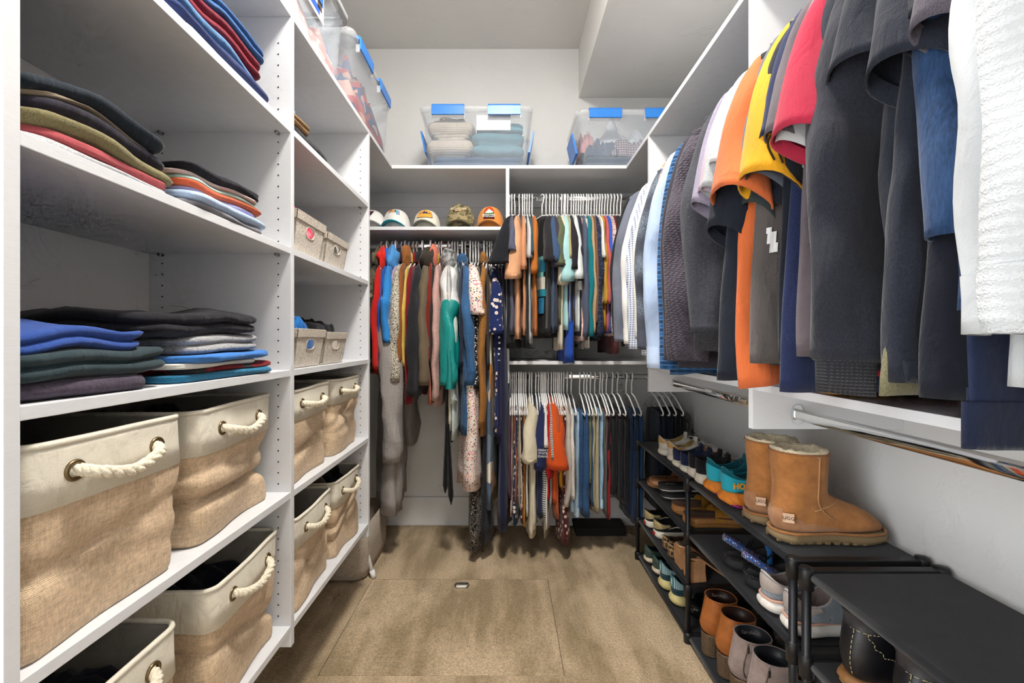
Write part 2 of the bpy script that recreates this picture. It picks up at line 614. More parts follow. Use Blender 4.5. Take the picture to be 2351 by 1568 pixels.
# ceiling lamp (above the frame)
M_DIFF = emission('lamp_diffuser', '#fffaf2', LAMP_GLOW)
for yy in LIGHT_Y:
    cl = thing('ceiling_light', 'round flush ceiling light above the aisle', 'ceiling light', (-0.02, yy, ZC))
    obj('base', MB().lathe([(0.205, 0), (0.205, -0.03), (0.19, -0.04)], 32), solid('lamp_metal', '#d8d8d8', 0.35, 0.5, 0.8), cl)
    obj('diffuser', MB().lathe([(0.172, -0.042), (0.168, -0.058), (0.12, -0.068), (0.01, -0.072)], 20), M_DIFF, cl)

# ================================================================== closet boards
M_PIN = solid('pin_steel', '#9a9a9a', 0.4, 0.5, 0.9)
M_HOLE = solid('drill_hole', '#1c1c1c', 0.9)
M_CHROME = solid('chrome', '#e6e8ea', 0.07, 0.5, 1.0, var=0.01)

SHELF_U = [0.604, 0.252, -0.104, -0.459, -0.848]     # undersides, from the camera height
ZB = H - 0.891                                       # lower end of the hung side panels

def hang_unit(name, label, y0, y1, panels):
    """shelf tower hung on the left wall; panels = which side boards it owns"""
    u = thing(name, label, 'shelving', ((XL + FRL) / 2, (y0 + y1) / 2, ZB))
    for (p, vis) in panels:
        sp = boxpart('side_panel', XL, FRL, p, p + T, ZB, TOP0, M_LAM, u)
        if vis:
            # two columns of peg holes on the face towards the room
            hm = MB()
            l = u.location
            for hxp in (FRL - 0.037, FRL - 0.037 - 0.337):
                z = H - 0.80
                while z < TOP0 - 0.06:
                    ok = all(abs(z - (H + s + T / 2)) > 0.02 for s in SHELF_U)
                    if ok:
                        hm.add([(hxp + 0.0024 * math.cos(2 * PI * i / 8) - l[0], p - 0.0005 - l[1], z + 0.0024 * math.sin(2 * PI * i / 8) - l[2]) for i in range(8)], [tuple(range(8))[::-1]])
                    z += 0.032
            h = obj('peg_holes', hm, M_HOLE, sp, False)
            h['kind'] = 'stuff'
    for s in SHELF_U:
        sh = boxpart('shelf', XL, FRL - 0.001, y0, y1, H + s, H + s + T, M_LAM, u)
        l = u.location
        for hxp in (FRL - 0.037, FRL - 0.374):
            obj('shelf_pin', MB().tube([(hxp - l[0], y1 - 0.014 - l[1], H + s - 0.0035 - l[2]), (hxp - l[0], y1 - l[1], H + s - 0.0035 - l[2])], 0.0045, 10), M_PIN, sh)
    return u

Y0, Y1, Y2 = 0.556, 1.254, 1.958
hang_unit('shelf_tower', 'white shelf tower nearest the camera, with clothes stacks above large fabric baskets', Y0, Y1, [(Y0 - T, False), (Y1, True)])
hang_unit('shelf_tower', 'narrower-looking white shelf tower beside the hanging robe, with small felt bins', Y1 + T, Y2, [(Y2, True)])

# top shelf round three walls
tsl = thing('top_shelf', 'white top shelf running along the left wall', 'shelf', ((XL + FRL) / 2, 1.3, TOP0))
boxpart('board', XL, FRL, 0.535, FRB, TOP0, TOP0 + T, M_LAM, tsl)
tsb = thing('top_shelf', 'white top shelf across the back wall', 'shelf', (0, YB - 0.2, TOP0))
boxpart('board', XL, XR, FRB, YB, TOP0, TOP0 + T, M_LAM, tsb)
tsr = thing('top_shelf', 'white top shelf running along the right wall', 'shelf', ((XR + FRR) / 2, 1.3, TOP0))
boxpart('board', FRR, XR, 0.2, FRB, TOP0, TOP0 + T, M_LAM, tsr)

# back run
HAT_Z = H + 0.605
bk = thing('closet_divider', 'white upright divider board in the middle of the back wall', 'divider', (0.006, (FRB + YB) / 2, H - 0.233))
boxpart('board', -0.004, 0.015, FRB, YB, H - 0.233, TOP0, M_LAM, bk)
hs = thing('hat_shelf', 'white shelf carrying a row of baseball caps', 'shelf', (-0.5, (FRB + YB) / 2, HAT_Z))
boxpart('board', XL, -0.004, FRB, YB, HAT_Z, HAT_Z + T, M_LAM, hs)
rl = thing('wall_rail', 'white mounting rail on the back wall behind the caps', 'rail', (-0.5, YB - 0.02, H + 0.77))
boxpart('upper_rail', XL, -0.004, YB - 0.016, YB, H + 0.85, TOP0, M_LAM, rl)
boxpart('lower_rail', XL, -0.004, YB - 0.013, YB, H + 0.787, H + 0.85, M_LAM, rl)
rl2 = thing('wall_rail', 'white mounting rail on the back wall above the upper shirts', 'rail', (0.5, YB - 0.02, H + 0.77))
boxpart('upper_rail', 0.015, XR, YB - 0.016, YB, H + 0.85, TOP0, M_LAM, rl2)
LOW0 = H - 0.131
ls = thing('lower_shelf', 'white shelf below the upper shirts on the back wall', 'shelf', (0.5, (FRB + YB) / 2, LOW0))
boxpart('board', 0.015, XR, FRB, YB, LOW0, LOW0 + T, M_LAM, ls)

def oval_rod(name, label, a, b, along, flanges=(True, True)):
    o = thing(name, label, 'closet rod', ((a[0] + b[0]) / 2, (a[1] + b[1]) / 2, (a[2] + b[2]) / 2))
    L = (b[0] - a[0]) if along == 'X' else (b[1] - a[1])
    prof = []
    for i in range(24):
        th = 2 * PI * i / 24
        u = 0.0075 * math.copysign(abs(math.cos(th)) ** 0.8, math.cos(th)); w = 0.015 * math.copysign(abs(math.sin(th)) ** 0.8, math.sin(th))
        prof.append((u, w))
    rr = []
    for t in (-L / 2, L / 2):
        rr.append([((t, u, w) if along == 'X' else (u, t, w)) for u, w in prof])
    obj('tube', MB().rings(rr, True, True, True), M_CHROME, o)
    for k, t in enumerate((-L / 2, L / 2)):
        if not flanges[k]: continue
        t2 = t + (0.006 if k == 0 else -0.006)
        fr = [[((q, u * 1.9, w * 1.75) if along == 'X' else (u * 1.9, q, w * 1.75)) for u, w in prof] for q in (t, t2)]
        smooth_angle(obj('end_bracket', MB().rings(fr, True, True, True), M_CHROME, o))
    return o
ROD_Y = 2.478
Z_RBL = H + 0.543; Z_RBU = H + 0.815; Z_RLO = H - 0.205
oval_rod('closet_rod', 'chrome rod under the cap shelf holding jackets and dresses', (XL, ROD_Y, Z_RBL), (-0.004, ROD_Y, Z_RBL), 'X')
oval_rod('closet_rod', 'upper chrome rod on the back wall holding short-sleeved shirts', (0.015, ROD_Y, Z_RBU), (XR, ROD_Y, Z_RBU), 'X')
oval_rod('closet_rod', 'lower chrome rod on the back wall holding tops and jeans', (0.015, ROD_Y, Z_RLO), (XR, ROD_Y, Z_RLO), 'X')

# right run
PR0, PR1 = 1.150, 1.985
ROD_X = 0.772
for (p, lb) in ((PR0, 'white side board between the two right-hand hanging bays'), (PR1, 'white side board at the far end of the right-hand bays')):
    d = thing('closet_divider', lb, 'divider', ((FRR + XR) / 2, p, H - 0.236))
    boxpart('board', FRR, XR, p, p + T, H - 0.236, TOP0, M_LAM, d)
for (ya, yb, lb) in ((-0.3, PR0, 'white shelf under the hanging shirts nearest the camera'), (PR0 + T, PR1, 'white shelf under the far right-hand shirts and jackets')):
    d = thing('lower_shelf', lb, 'shelf', ((FRR + XR) / 2, (ya + yb) / 2, LOW0))
    boxpart('board', FRR, XR, ya, yb, LOW0, LOW0 + T, M_LAM, d)
oval_rod('closet_rod', 'empty chrome rod nearest the camera under the right shelf', (ROD_X, -0.3, H - 0.196), (ROD_X, PR0, H - 0.196), 'Y')
oval_rod('closet_rod', 'empty chrome rod in the far right-hand bay above the shoes', (ROD_X, PR0 + T, H - 0.196), (ROD_X, PR1, H - 0.196), 'Y')
Z_RRU = H + 0.80
oval_rod('closet_rod', 'upper chrome rod of the right bay nearest the camera', (ROD_X, -0.3, Z_RRU), (ROD_X, PR0, Z_RRU), 'Y')
oval_rod('closet_rod', 'upper chrome rod of the far right-hand bay', (ROD_X, PR0 + T, Z_RRU), (ROD_X, PR1, Z_RRU), 'Y')

# ================================================================== hangers and hanging clothes
M_HANGER = solid('white_hanger_plastic', '#eeeeee', 0.35, 0.45, var=0.02)
M_STEELHOOK = solid('hanger_steel', '#c4c4c4', 0.25, 0.5, 1.0)
NECK = -0.098

def hanger_mesh():
    mb = MB()
    # hook over the rod, stem, then the shoulder loop
    arc = [(0.019 * math.cos(a), 0, 0.004 + 0.019 * math.sin(a)) for a in [math.radians(d) for d in (200, 170, 140, 110, 80, 50, 20, -10, -35)]]
    stem = [(0.010, 0, -0.022), (0.002, 0, -0.036), (0, 0, -0.06), (0, 0, NECK + 0.004)]
    mb.tube(arc + stem, [0.0032] + [0.0040] * (len(arc) + len(stem) - 1), 7)
    w = 0.172
    loop = [(0, 0, NECK), (0.05, 0, NECK - 0.010), (0.11, 0, NECK - 0.040), (w, 0, NECK - 0.078), (w + 0.006, 0, NECK - 0.09), (w - 0.006, 0, NECK - 0.099), (0.1, 0, NECK - 0.099), (0, 0, NECK - 0.099)]
    full = loop + [(-x, y, z) for x, y, z in loop[-2:0:-1]]
    mb.tube(full, 0.0042, 7, closed=True)
    return mb
_hproto = obj('clothes_hanger', hanger_mesh(), M_HANGER)
_hme = _hproto.data
bpy.data.objects.remove(_hproto)

def hanger(pos, rz, label, group):
    o = bpy.data.objects.new('clothes_hanger', _hme)
    COL.objects.link(o)
    o.location = pos; o.rotation_euler = (0, 0, rz)
    return tag(o, label, 'hanger', group)

class Body:
    """a draped tube hanging from the shoulders: pt(theta, t)"""
    def __init__(s, hw, L, hem, b, seed, fold=0.008, drop=0.075, neck=0.07, scoop=0.03, hb=None, flare=1.0, ztop=0.0, strap=False, slant=0.0, bow=0.0):
        s.__dict__.update(locals())
        r = random.Random(int(seed * 1000) + 7)
        s.k = [(r.uniform(0.6, 1.2), r.uniform(0, 6.3), r.uniform(-1.2, 1.2)), (r.uniform(1.4, 2.3), r.uniform(0, 6.3), r.uniform(-1, 1)), (r.uniform(2.6, 3.6), r.uniform(0, 6.3), r.uniform(-1, 1))]
    def pt(s, th, t, off=0.0):
        c, sn = math.cos(th), math.sin(th)
        u = math.copysign(abs(c) ** 0.72, c)
        q = min(1.0, t * 1.0)
        ease = q * q * (3 - 2 * q)
        half = s.hw + (s.hem - s.hw) * ease ** s.flare
        au = abs(u)
        zt = s.ztop - s.drop * au ** 1.35
        nk = s.neck / s.hw
        if au < nk:
            zt -= (s.scoop if sn > 0 else s.scoop * 0.4) * (1 - (au / nk) ** 2)
        ze = -s.L - 0.012 * nz(u * 2.1 + s.seed, s.seed * 3, 1.0) - s.slant * u
        z = zt + (ze - zt) * t
        g = min(1.0, t * 3.0)
        hb = s.hb if s.hb else s.b * 1.3
        bt = (s.b + (hb - s.b) * t) * (0.28 + 0.72 * g * (2 - g))
        ys = math.copysign(abs(sn) ** 0.8, sn)
        fo = 0.0
        for (f, ph, tw), amp in zip(s.k, (1.0, 0.7, 0.45)):
            fo += amp * math.sin(2 * PI * f * u * 0.5 * (0.8 + 0.2 * t) + ph + tw * t)
        A = s.fold * (0.12 + 0.88 * min(1.0, t * 1.6))
        y = bt * ys + A * fo * (1 - 0.35 * au)
        y += 0.6 * s.fold * nz(u * 5 + s.seed, t * 5.0, s.seed) + 0.35 * s.fold * abs(nz(u * 9 + s.seed, t * 4.0 + u * 2, s.seed + 5))
        x = u * half + s.bow * math.sin(PI * t) * (1 if u > 0 else 0.3)
        if off:
            y += off * (1 if sn > 0 else -1); 
        return (x, y, z)
    def mesh(s, nt=40, nr=22):
        rings = []
        for j in range(nr):
            t = j / (nr - 1)
            rings.append([s.pt(2 * PI * i / nt, t ** 1.15) for i in range(nt)])
        # hem turned in
        last = rings[-1]
        rings.append([(x * 0.985, y * 0.90, z + 0.001) for x, y, z in last])
        rings.append([(x * 0.97, y * 0.82, z + 0.03) for x, y, z in last])
        return MB().rings(rings, True, True, False)
    def band(s, t0, t1, nt=40, out=1.04):
        rr = []
        for t in (t0, t0, (t0 + t1) / 2, t1, t1):
            rr.append([s.pt(2 * PI * i / nt, t) for i in range(nt)])
        for k, o in ((0, 0.98), (1, out), (2, out + 0.004), (3, out), (4, 0.97)):
            rr[k] = [(x * (1 + (o - 1) * 0.3), y * o + math.copysign(0.0015 if o > 1 else -0.001, y), z) for x, y, z in rr[k]]
        return MB().rings(rr)
    def decal(s, u0, u1, t0, t1, off=0.004, n=6, side=1):
        """patch of print on the +y face"""
        rr = []
        for j in range(n + 1):
            t = t0 + (t1 - t0) * j / n
            row = []
            for i in range(n + 1):
                u = u0 + (u1 - u0) * i / n
                c = math.copysign(abs(u) ** (1 / 0.72), u)
                row.append(s.pt(side * math.acos(max(-1, min(1, c))), t, off))
            rr.append(row)
        return MB().rings(rr, False)

def sleeve_short(hw, ln, out, b, yo, drop, seed, n=18, sub=4, tilt=-0.06):
    k = hw / 0.2
    P1 = (0.2 * k, -drop * 0.98)
    ex = P1[0] + out; ez = P1[1] - ln
    rows = [(0.12 * k, -drop * 0.45, 0.13 * k, -0.22, b * 0.5, 0),
            (0.19 * k, -drop * 0.86, 0.165 * k, -drop - 0.19, b * 0.95, yo * 0.05),
            (P1[0] + out * 0.55, P1[1] - ln * 0.36, 0.175 * k + out * 0.15, -drop - 0.22, b * 1.15, yo * 0.45),
            (ex, ez, 0.165 * k + out * 0.25, min(-drop - 0.20, ez - tilt * ln), b * 1.35, yo)]
    rs = pq_rings(rows, sub, n, 0.9, b * 0.7, seed, 13)
    last = rs[-1]
    cx = sum(p[0] for p in last) / n; cy = sum(p[1] for p in last) / n; cz = sum(p[2] for p in last) / n
    for f, dz in ((0.93, 0.001), (0.88, 0.028)):
        rs.append([(cx + (x - cx) * f, cy + (y - cy) * f, z + dz) for x, y, z in last])
    return rs

def sleeve_long(hw, ln, out, b, yo, drop, seed, wide=0.062, n=18, sub=5, sway=0.0):
    """returns rings and the index where the cuff starts"""
    k = hw / 0.2
    sx = 0.2 * k
    zs = -drop
    bot = zs - ln
    rows = [(0.12 * k, zs * 0.45, 0.13 * k, -0.22, b * 0.5, 0),
            (0.192 * k, zs * 0.9, 0.165 * k, zs - 0.20, b * 0.95, yo * 0.05),
            (sx + out * 0.6, zs - 0.13, sx - 0.055 + out * 0.1, zs - 0.25, b * 1.1, yo * 0.3),
            (sx + out, zs - ln * 0.45, sx + out - wide * 1.45, zs - ln * 0.47, b * 1.1, yo * 0.6),
            (sx + out * 0.95 + sway * 0.5, zs - ln * 0.72, sx + out * 0.95 - wide * 1.3 + sway * 0.5, zs - ln * 0.73, b * 1.0, yo * 0.85),
            (sx + out * 0.85 + sway, bot, sx + out * 0.85 - wide * 1.05 + sway, bot - 0.004, b * 0.95, yo)]
    rs = pq_rings(rows, sub, n, 0.9, b * 0.8, seed, 14)
    last = rs[-1]
    cx = sum(p[0] for p in last) / n; cy = sum(p[1] for p in last) / n
    for f, dz in ((0.9, 0.001), (0.85, 0.03)):
        rs.append([(cx + (x - cx) * f, cy + (y - cy) * f, z + dz) for x, y, z in last])
    return rs

def ring_scale(rings, f):
    out = []
    for r in rings:
        n = len(r)
        cx = sum(p[0] for p in r) / n; cy = sum(p[1] for p in r) / n
        out.append([(cx + (x - cx) * f, cy + (y - cy) * f, z) for x, y, z in r])
    return out

def flip(rings):
    return [[(-x, y, z) for x, y, z in r][::-1] for r in rings]

def collar_ring(hw_n, b, z0, h, flare=1.15, n=24, scoop=0.03):
    rr = []
    for k, (f, dz) in enumerate(((1.0, 0), (1.02, h * 0.5), (1.06, h), (0.98, h * 1.02), (0.92, h * 0.3))):
        ring = []
        for i in range(n):
            th = 2 * PI * i / n
            sn = math.sin(th)
            z = z0 + dz - (scoop if sn > 0 else scoop * 0.4) * (1 - abs(math.cos(th)) ** 2)
            ring.append((hw_n * math.cos(th) * (1 + (flare - 1) * dz / max(h, 1e-4) * 0.3) * f, b * sn * f * 1.25, z))
        rr.append(ring)
    return MB().rings(rr)

def blob(sx, sy, sz, c, seed, amp=0.2, nu=20, nv=12):
    rr = []
    for j in range(nv + 1):
        ph = -PI / 2 + PI * j / nv
        r_ = []
        for i in range(nu):
            th = 2 * PI * i / nu
            d = Vector((math.cos(ph) * math.cos(th), math.cos(ph) * math.sin(th), math.sin(ph)))
            k = 1 + amp * nz(d.x * 1.7 + seed, d.y * 1.7, d.z * 1.7 + seed)
            r_.append((c[0] + sx * d.x * k, c[1] + sy * d.y * k, c[2] + sz * d.z * k))
        rr.append(r_)
    return MB().rings(rr, True, True, True)

GSEED = [0.0]
def garment(name, label, cat, pos, rz, m, L, b=0.014, kind='tee', hw=0.2, hem=None, fold=0.008, sleeve=None, out=None, ln=None, yo=0.0,
            ms=None, cuff=None, collar=None, hood=None, group=None, wide=0.062, drop=0.075, hb=None, slant=0.0, fine=False, sway=0.0, sb=None,
            lower=None, dec=None, rear=True, bow=0.0, buttons=None, flare=1.0, hemband=None, neck=0.07):
    GSEED[0] += 1.37
    sd = GSEED[0]
    t = thing(name, label, cat, pos, rz, group)
    hem = hem if hem is not None else hw * 1.08
    nt, nr = (64, 34) if fine else (36, 18)
    off = Matrix.Translation((0, 0, NECK))
    B = Body(hw, L, hem, b, sd, fold, drop, hb=hb, slant=slant, bow=bow, flare=flare, neck=neck)
    if lower:                      # two-tone body
        tl, ml = lower
        up = []; dn = []
        for j in range(nr):
            tt = (j / (nr - 1)) ** 1.15
            r = [B.pt(2 * PI * i / nt, tt) for i in range(nt)]
            if tt <= tl + 0.04: up.append(r)
            if tt >= tl: dn.append(r)
        obj('body', MB().rings(up, True, True, False).xf(off), m, t)
        obj('lower_body', MB().rings(ring_scale(dn, 1.02)).xf(off), ml, t)
    else:
        obj('body', B.mesh(nt, nr).xf(off), m, t)
    ms = ms or m
    kind_s = sleeve if sleeve is not None else {'tee': 'short', 'polo': 'short', 'long': 'long', 'shirt': 'long', 'jacket': 'long', 'hoodie': 'long', 'dress': None, 'tank': None}.get(kind)
    sb = sb or b * 1.15
    n = 24 if fine else 16
    if kind_s == 'short':
        rs = sleeve_short(hw, ln or 0.2, out if out is not None else 0.075, sb, yo, drop, sd, n, 6 if fine else 4, 0.2 if fine else -0.06)
    elif kind_s == 'long':
        rs = sleeve_long(hw, ln or 0.56, out if out is not None else 0.06, sb, yo, drop, sd, wide, n, 7 if fine else 4, sway)
    if kind_s:
        obj('sleeve', MB().rings(rs).xf(off), ms, t)
        if rear: obj('sleeve', MB().rings(flip(rs)).xf(off), ms, t)
        if cuff:
            q = 4 if fine else 3
            cr = ring_scale(rs[-2 - q:-2], 1.03)
            x0 = ring_scale([rs[-3]], 0.92)[0]
            if cuff[1] == 'rib':
                cr = ring_scale(rs[-4:-2], 0.86)
                dz = -0.055
                cr = [ring_scale([rs[-3]], 1.0)[0]] + [[(x, y, z - 0.006) for x, y, z in ring_scale([rs[-3]], 0.86)[0]], [(x, y, z + dz) for x, y, z in ring_scale([rs[-3]], 0.84)[0]], [(x, y, z + dz + 0.004) for x, y, z in ring_scale([rs[-3]], 0.74)[0]]]
            else:
                cr = cr + [x0]
            obj('cuff', MB().rings(cr).xf(off), cuff[0], t)
    if collar:
        mc, kc = collar
        hgt = {'crew': 0.012, 'polo': 0.035, 'stand': 0.05, 'shirt': 0.04}[kc]
        obj('collar', collar_ring(neck * 1.05, max(b * 1.1, 0.012), -0.004, hgt, 1.3).xf(off), mc, t)
    if hood:
        obj('hood', blob(0.085, max(b * 1.9, 0.028), 0.07, (0.06, 0, 0.0), sd, 0.35).xf(off), hood, t)
    if hemband:
        obj('hem_band', B.band(0.93, 1.0, nt).xf(off), hemband, t)
    for d in (dec or []):
        nm, md, u0, u1, t0, t1 = d
        obj(nm, B.decal(u0, u1, t0, t1).xf(off), md, t)
    if buttons:
        mbn, us, k = buttons
        for q in range(k):
            p = Vector(B.pt(math.acos(us), 0.08 + 0.85 * q / (k - 1), 0.003)) + Vector((0, 0, NECK))
            obj('button', MB().lathe([(0.0045, 0), (0.005, 0.0012), (0.003, 0.002)], 10).xf(frame(p, (1, 0, 0), (0, 0, 1))), mbn, t)
    t['body_seed'] = sd
    return t, B

def trousers(name, label, pos, rz, m, L, b=0.016, half=0.12, group=None, cat='trousers', cuff=None, top=-0.085, fold=0.006, cx=0.05, waist=None):
    """folded over the hanger bar or clipped by the waist: two legs, one behind the other"""
    GSEED[0] += 1.91
    sd = GSEED[0]
    t = thing(name, label, cat, pos, rz, group)
    r = random.Random(int(sd * 100))
    for k, (dy, dl) in enumerate(((b * 0.55, 0.0), (-b * 0.55, r.uniform(0.01, 0.04)))):
        rings = []
        nr, nt = 15, 22
        for j in range(nr):
            q = j / (nr - 1)
            z = NECK + top - 0.012 * (j == 0) * 0 - q * (L + top - dl)
            w = half * (0.9 - 0.1 * q) * (1.0 if j else 0.97)
            bb = b * (0.35 + 0.45 * min(1, q * 4)) * (1 if j else 0.5)
            ring = []
            for i in range(nt):
                th = 2 * PI * i / nt
                c, sn = math.cos(th), math.sin(th)
                x = cx + w * math.copysign(abs(c) ** 0.7, c) + 0.008 * nz(q * 3, sd, c) - 0.02 * q * k
                y = dy + bb * math.copysign(abs(sn) ** 0.8, sn) + fold * nz(c * 2.5 + sd, q * 4, k + sd)
                ring.append((x, y, z + 0.01 * (1 - abs(c)) * (j == 0) - 0.006 * nz(c + sd, 0, k)))
            rings.append(ring)
        last = rings[-1]
        rings.append([(cx + (x - cx) * 0.95, dy + (y - dy) * 0.8, z + 0.02) for x, y, z in last])
        obj('leg', MB().rings(rings, True, True, False), m, t)
        if cuff:
            cr = ring_scale([[(x, y, z + 0.05) for x, y, z in last], [(x, y, z + 0.004) for x, y, z in last], [(x, y, z - 0.003) for x, y, z in last], [(x, y, z + 0.004) for x, y, z in last]], 1.06)
            cr[-1] = ring_scale([cr[-1]], 0.85)[0]
            obj('turn_up', MB().rings(cr), cuff, t)
    if waist:
        obj('waistband', MB().rings([[(cx + (half * f) * math.copysign(abs(math.cos(a)) ** 0.7, math.cos(a)), b * 1.15 * f * math.sin(a), NECK + top + dz) for a in [2 * PI * i / 20 for i in range(20)]] for f, dz in ((0.9, 0.012), (0.95, 0.012), (0.96, -0.025), (0.9, -0.026))]), waist, t)
    return t

F = fabric
RB = -PI / 2        # garments on the back rods: own +x towards the aisle
RR = PI             # garments on the right rods

def back_x(fp, s=437.0):
    return (fp - 1163.0) / s

def hlab(label):
    w = label.split()
    return 'white hanger carrying the ' + ' '.join(w[:12])

def put_back(fp, rodz, kind, label, mat, yb, b=0.014, cat=None, name=None, group=None, yaw=0.0, dx=0.0, hgroup=None, hlabel=None, dz=0.0, hang=True, **kw):
    X = back_x(fp)
    neck = rodz + NECK - H + dz
    L = neck - (782.0 - yb) / 437.0
    pos = (X, ROD_Y + dx, rodz + dz)
    rz = RB + math.radians(yaw)
    if len(label.split()) < 4:
        label += {Z_RBL: ' under the cap shelf', Z_RBU: ' on the upper rod', Z_RLO: ' on the lower rod'}[rodz]
    nm = name or {'tee': 't_shirt', 'long': 'long_sleeve_shirt', 'shirt': 'button_shirt', 'jacket': 'jacket', 'hoodie': 'hooded_jacket', 'dress': 'dress', 'tank': 'tank_top', 'pants': 'trousers'}[kind]
    ct = cat or {'tee': 't-shirt', 'long': 'shirt', 'shirt': 'shirt', 'jacket': 'jacket', 'hoodie': 'jacket', 'dress': 'dress', 'tank': 'top', 'pants': 'trousers'}[kind]
    if kind == 'pants':
        g = trousers(nm, label, pos, rz, mat, L, b, group=group, cat=ct, **kw)
    else:
        g = garment(nm, label, ct, pos, rz, mat, L, b, kind, group=group, **kw)[0]
    if hang:
        hanger((pos[0], pos[1], rodz), rz, hlabel or hlab(label), hgroup)
    return g

# ------------------------------------------------------------------ jackets and dresses under the cap shelf
G1 = 'clothes on the rod under the cap shelf'
HG1 = 'hangers on the rod under the cap shelf'
def BL(fp, kind, label, mat, yb, b=0.014, **kw):
    return put_back(fp, Z_RBL, kind, label, mat, yb, b, group=G1, hgroup=HG1, **kw)

robe = F('#a39d9a', 'towel')
BL(880, 'jacket', 'long grey fleece bathrobe beside the shelf tower', robe, 1185, 0.035, name='bathrobe', cat='bathrobe', dz=-0.10, hw=0.21, hem=0.21, fold=0.03,
   ln=0.90, wide=0.15, yo=0.055, out=0.075, hb=0.06, sb=0.048, cuff=(F('#aaa4a1', 'towel'), 'band'), hang=False)
BL(850, 'hoodie', 'olive camouflage hooded top at the far left of the rod', F('#56523c', 'camo', '#2d2c22', '#77705a'), 860, 0.014, hood=F('#4d4a38', 'camo', '#2d2c22', '#77705a'), ln=0.5)
BL(866, 'hoodie', 'bright red hooded jacket behind the grey robe', F('#c0201c'), 860, 0.014, hood=F('#d22a22'), ln=0.52, dx=-0.02)
BL(877, 'hoodie', 'cobalt blue hooded jacket next to the red one', F('#1f57b0'), 830, 0.012, hood=F('#2a62ba'), ln=0.5)
BL(889, 'jacket', 'sky blue zip jacket showing a wide sleeve', F('#2f7fc4'), 840, 0.019, ln=0.38, out=0.07, yo=0.01, hood=F('#4b8dcb'), dx=-0.03)
BL(901, 'long', 'pale lavender long-sleeved top', F('#a993ab'), 860, 0.011, ln=0.55)
BL(911, 'jacket', 'cream sherpa jacket with plum shoulders', F('#cfc6b4', 'sherpa', '#4f4a42'), 905, 0.024, ms=F('#cfc6b4', 'sherpa', '#4f4a42'), ln=0.58, wide=0.08, collar=(F('#4a2a30'), 'stand'), dx=-0.02, yo=-0.008)
BL(920, 'hoodie', 'rust brown hooded top', F('#8a5228'), 860, 0.012, hood=F('#9a5f2e', 'heather'), ln=0.5, dz=0.015)
BL(930, 'long', 'pale yellow fleece pullover', F('#cfb052', 'fleece'), 850, 0.010, collar=(F('#d3b556'), 'stand'), ln=0.5)
BL(939, 'jacket', 'dark red zip jacket', F('#7c1a24'), 912, 0.014, collar=(F('#8b2029'), 'stand'), ln=0.7)
BL(955, 'jacket', 'charcoal fleece jacket with a stand collar', F('#26262a', 'fleece'), 905, 0.028, collar=(F('#2c2c30', 'fleece'), 'stand'), ln=0.655, wide=0.085, out=0.075, dx=-0.03, cuff=(F('#232327', 'fleece'), 'band'))
BL(975, 'hoodie', 'taupe hooded jacket with black lining', F('#695b49'), 885, 0.022, hood=F('#3a342c'), ln=0.60, wide=0.075, dx=-0.03)
BL(985, 'hoodie', 'salmon hooded sweatshirt deep between the jackets', F('#c8725c'), 930, 0.010, hood=F('#c9705c'), ln=0.5, dz=0.02, ms=F('#7b2417'))
BL(994, 'jacket', 'black and yellow collared jacket', F('#2a2724'), 900, 0.010, collar=(F('#d9ab14'), 'stand'), ln=0.5)
BL(1001, 'long', 'pale pink open cardigan', F('#b9928a', 'slub', '#d5b3ab'), 933, 0.016, ln=0.68, wide=0.085, cuff=(F('#c09a90', 'knit'), 'band'), name='cardigan', cat='cardigan', dx=-0.01)
BL(1017, 'hoodie', 'white and teal nylon windbreaker', F('#c9c9c8', 'shiny'), 890, 0.026, ms=F('#c9c9c8', 'shiny'), hood=F('#b4b4b4', 'tiedye', '#4c4c4c'), lower=(0.34, F('#12807c', 'shiny')), sleeve='', hw=0.27, dx=0.0, fold=0.012, yaw=8)
BL(1027, 'dress', 'black wrap dress with hanging tie ends', F('#121215'), 1020, 0.016, hw=0.19, ln=0.6, sleeve='long', cuff=None)
BL(1034, 'long', 'cream short coat with a wide sleeve', F('#c3bda9'), 990, 0.013, ln=0.27, wide=0.1, out=0.07, name='coat', cat='coat')
BL(1041, 'long', 'pale mint long-sleeved blouse', F('#b9c4bf'), 1010, 0.015, ln=0.70, wide=0.05, out=0.045, name='blouse', cat='blouse')
BL(1052, 'jacket', 'blue denim jacket with buttoned cuffs', F('#2c4d70', 'denim'), 1000, 0.024, ms=F('#31547a', 'denim'), collar=(F('#31547a', 'denim'), 'shirt'), ln=0.60, wide=0.085, out=0.07, yo=0.03, cuff=(F('#2a4a6e', 'denim'), 'band'), dx=-0.02, yaw=10)
BL(1060, 'long', 'dark navy cotton top behind the denim jacket', F('#20283f'), 900, 0.009, ln=0.5)
flo = F('#e6d9cf', 'floral', '#c24a6e', '#e39aa6')
BL(1072, 'dress', 'cream dress scattered with small pink flowers', flo, 1125, 0.026, sleeve='short', ln=0.24, out=0.085, hb=0.055, fold=0.018, hem=0.24, sb=0.036, yo=0.025, dx=-0.02, yaw=10)
BL(1079, 'tank', 'empty-looking dark camisole top beside the floral dress', F('#33343a'), 820, 0.008)
BL(1086, 'dress', 'long black dress with pale paisley scrolls', F('#141416', 'paisley', '#a3988c'), 1268, 0.016, hw=0.19, hb=0.034, fold=0.016, hem=0.2, dx=-0.01)
BL(1093, 'dress', 'black dress with tiny white specks', F('#17171a', 'specks', '#d8d5cf'), 1060, 0.014, hw=0.2, hb=0.018, sleeve='long', ln=0.62, out=0.05)
BL(1107, 'long', 'mustard brown knitted cardigan', F('#a8702f', 'knit'), 998, 0.016, ln=0.82, wide=0.09, out=0.05, name='cardigan', cat='cardigan', collar=(F('#b47a35', 'knit'), 'stand'), dx=-0.02)
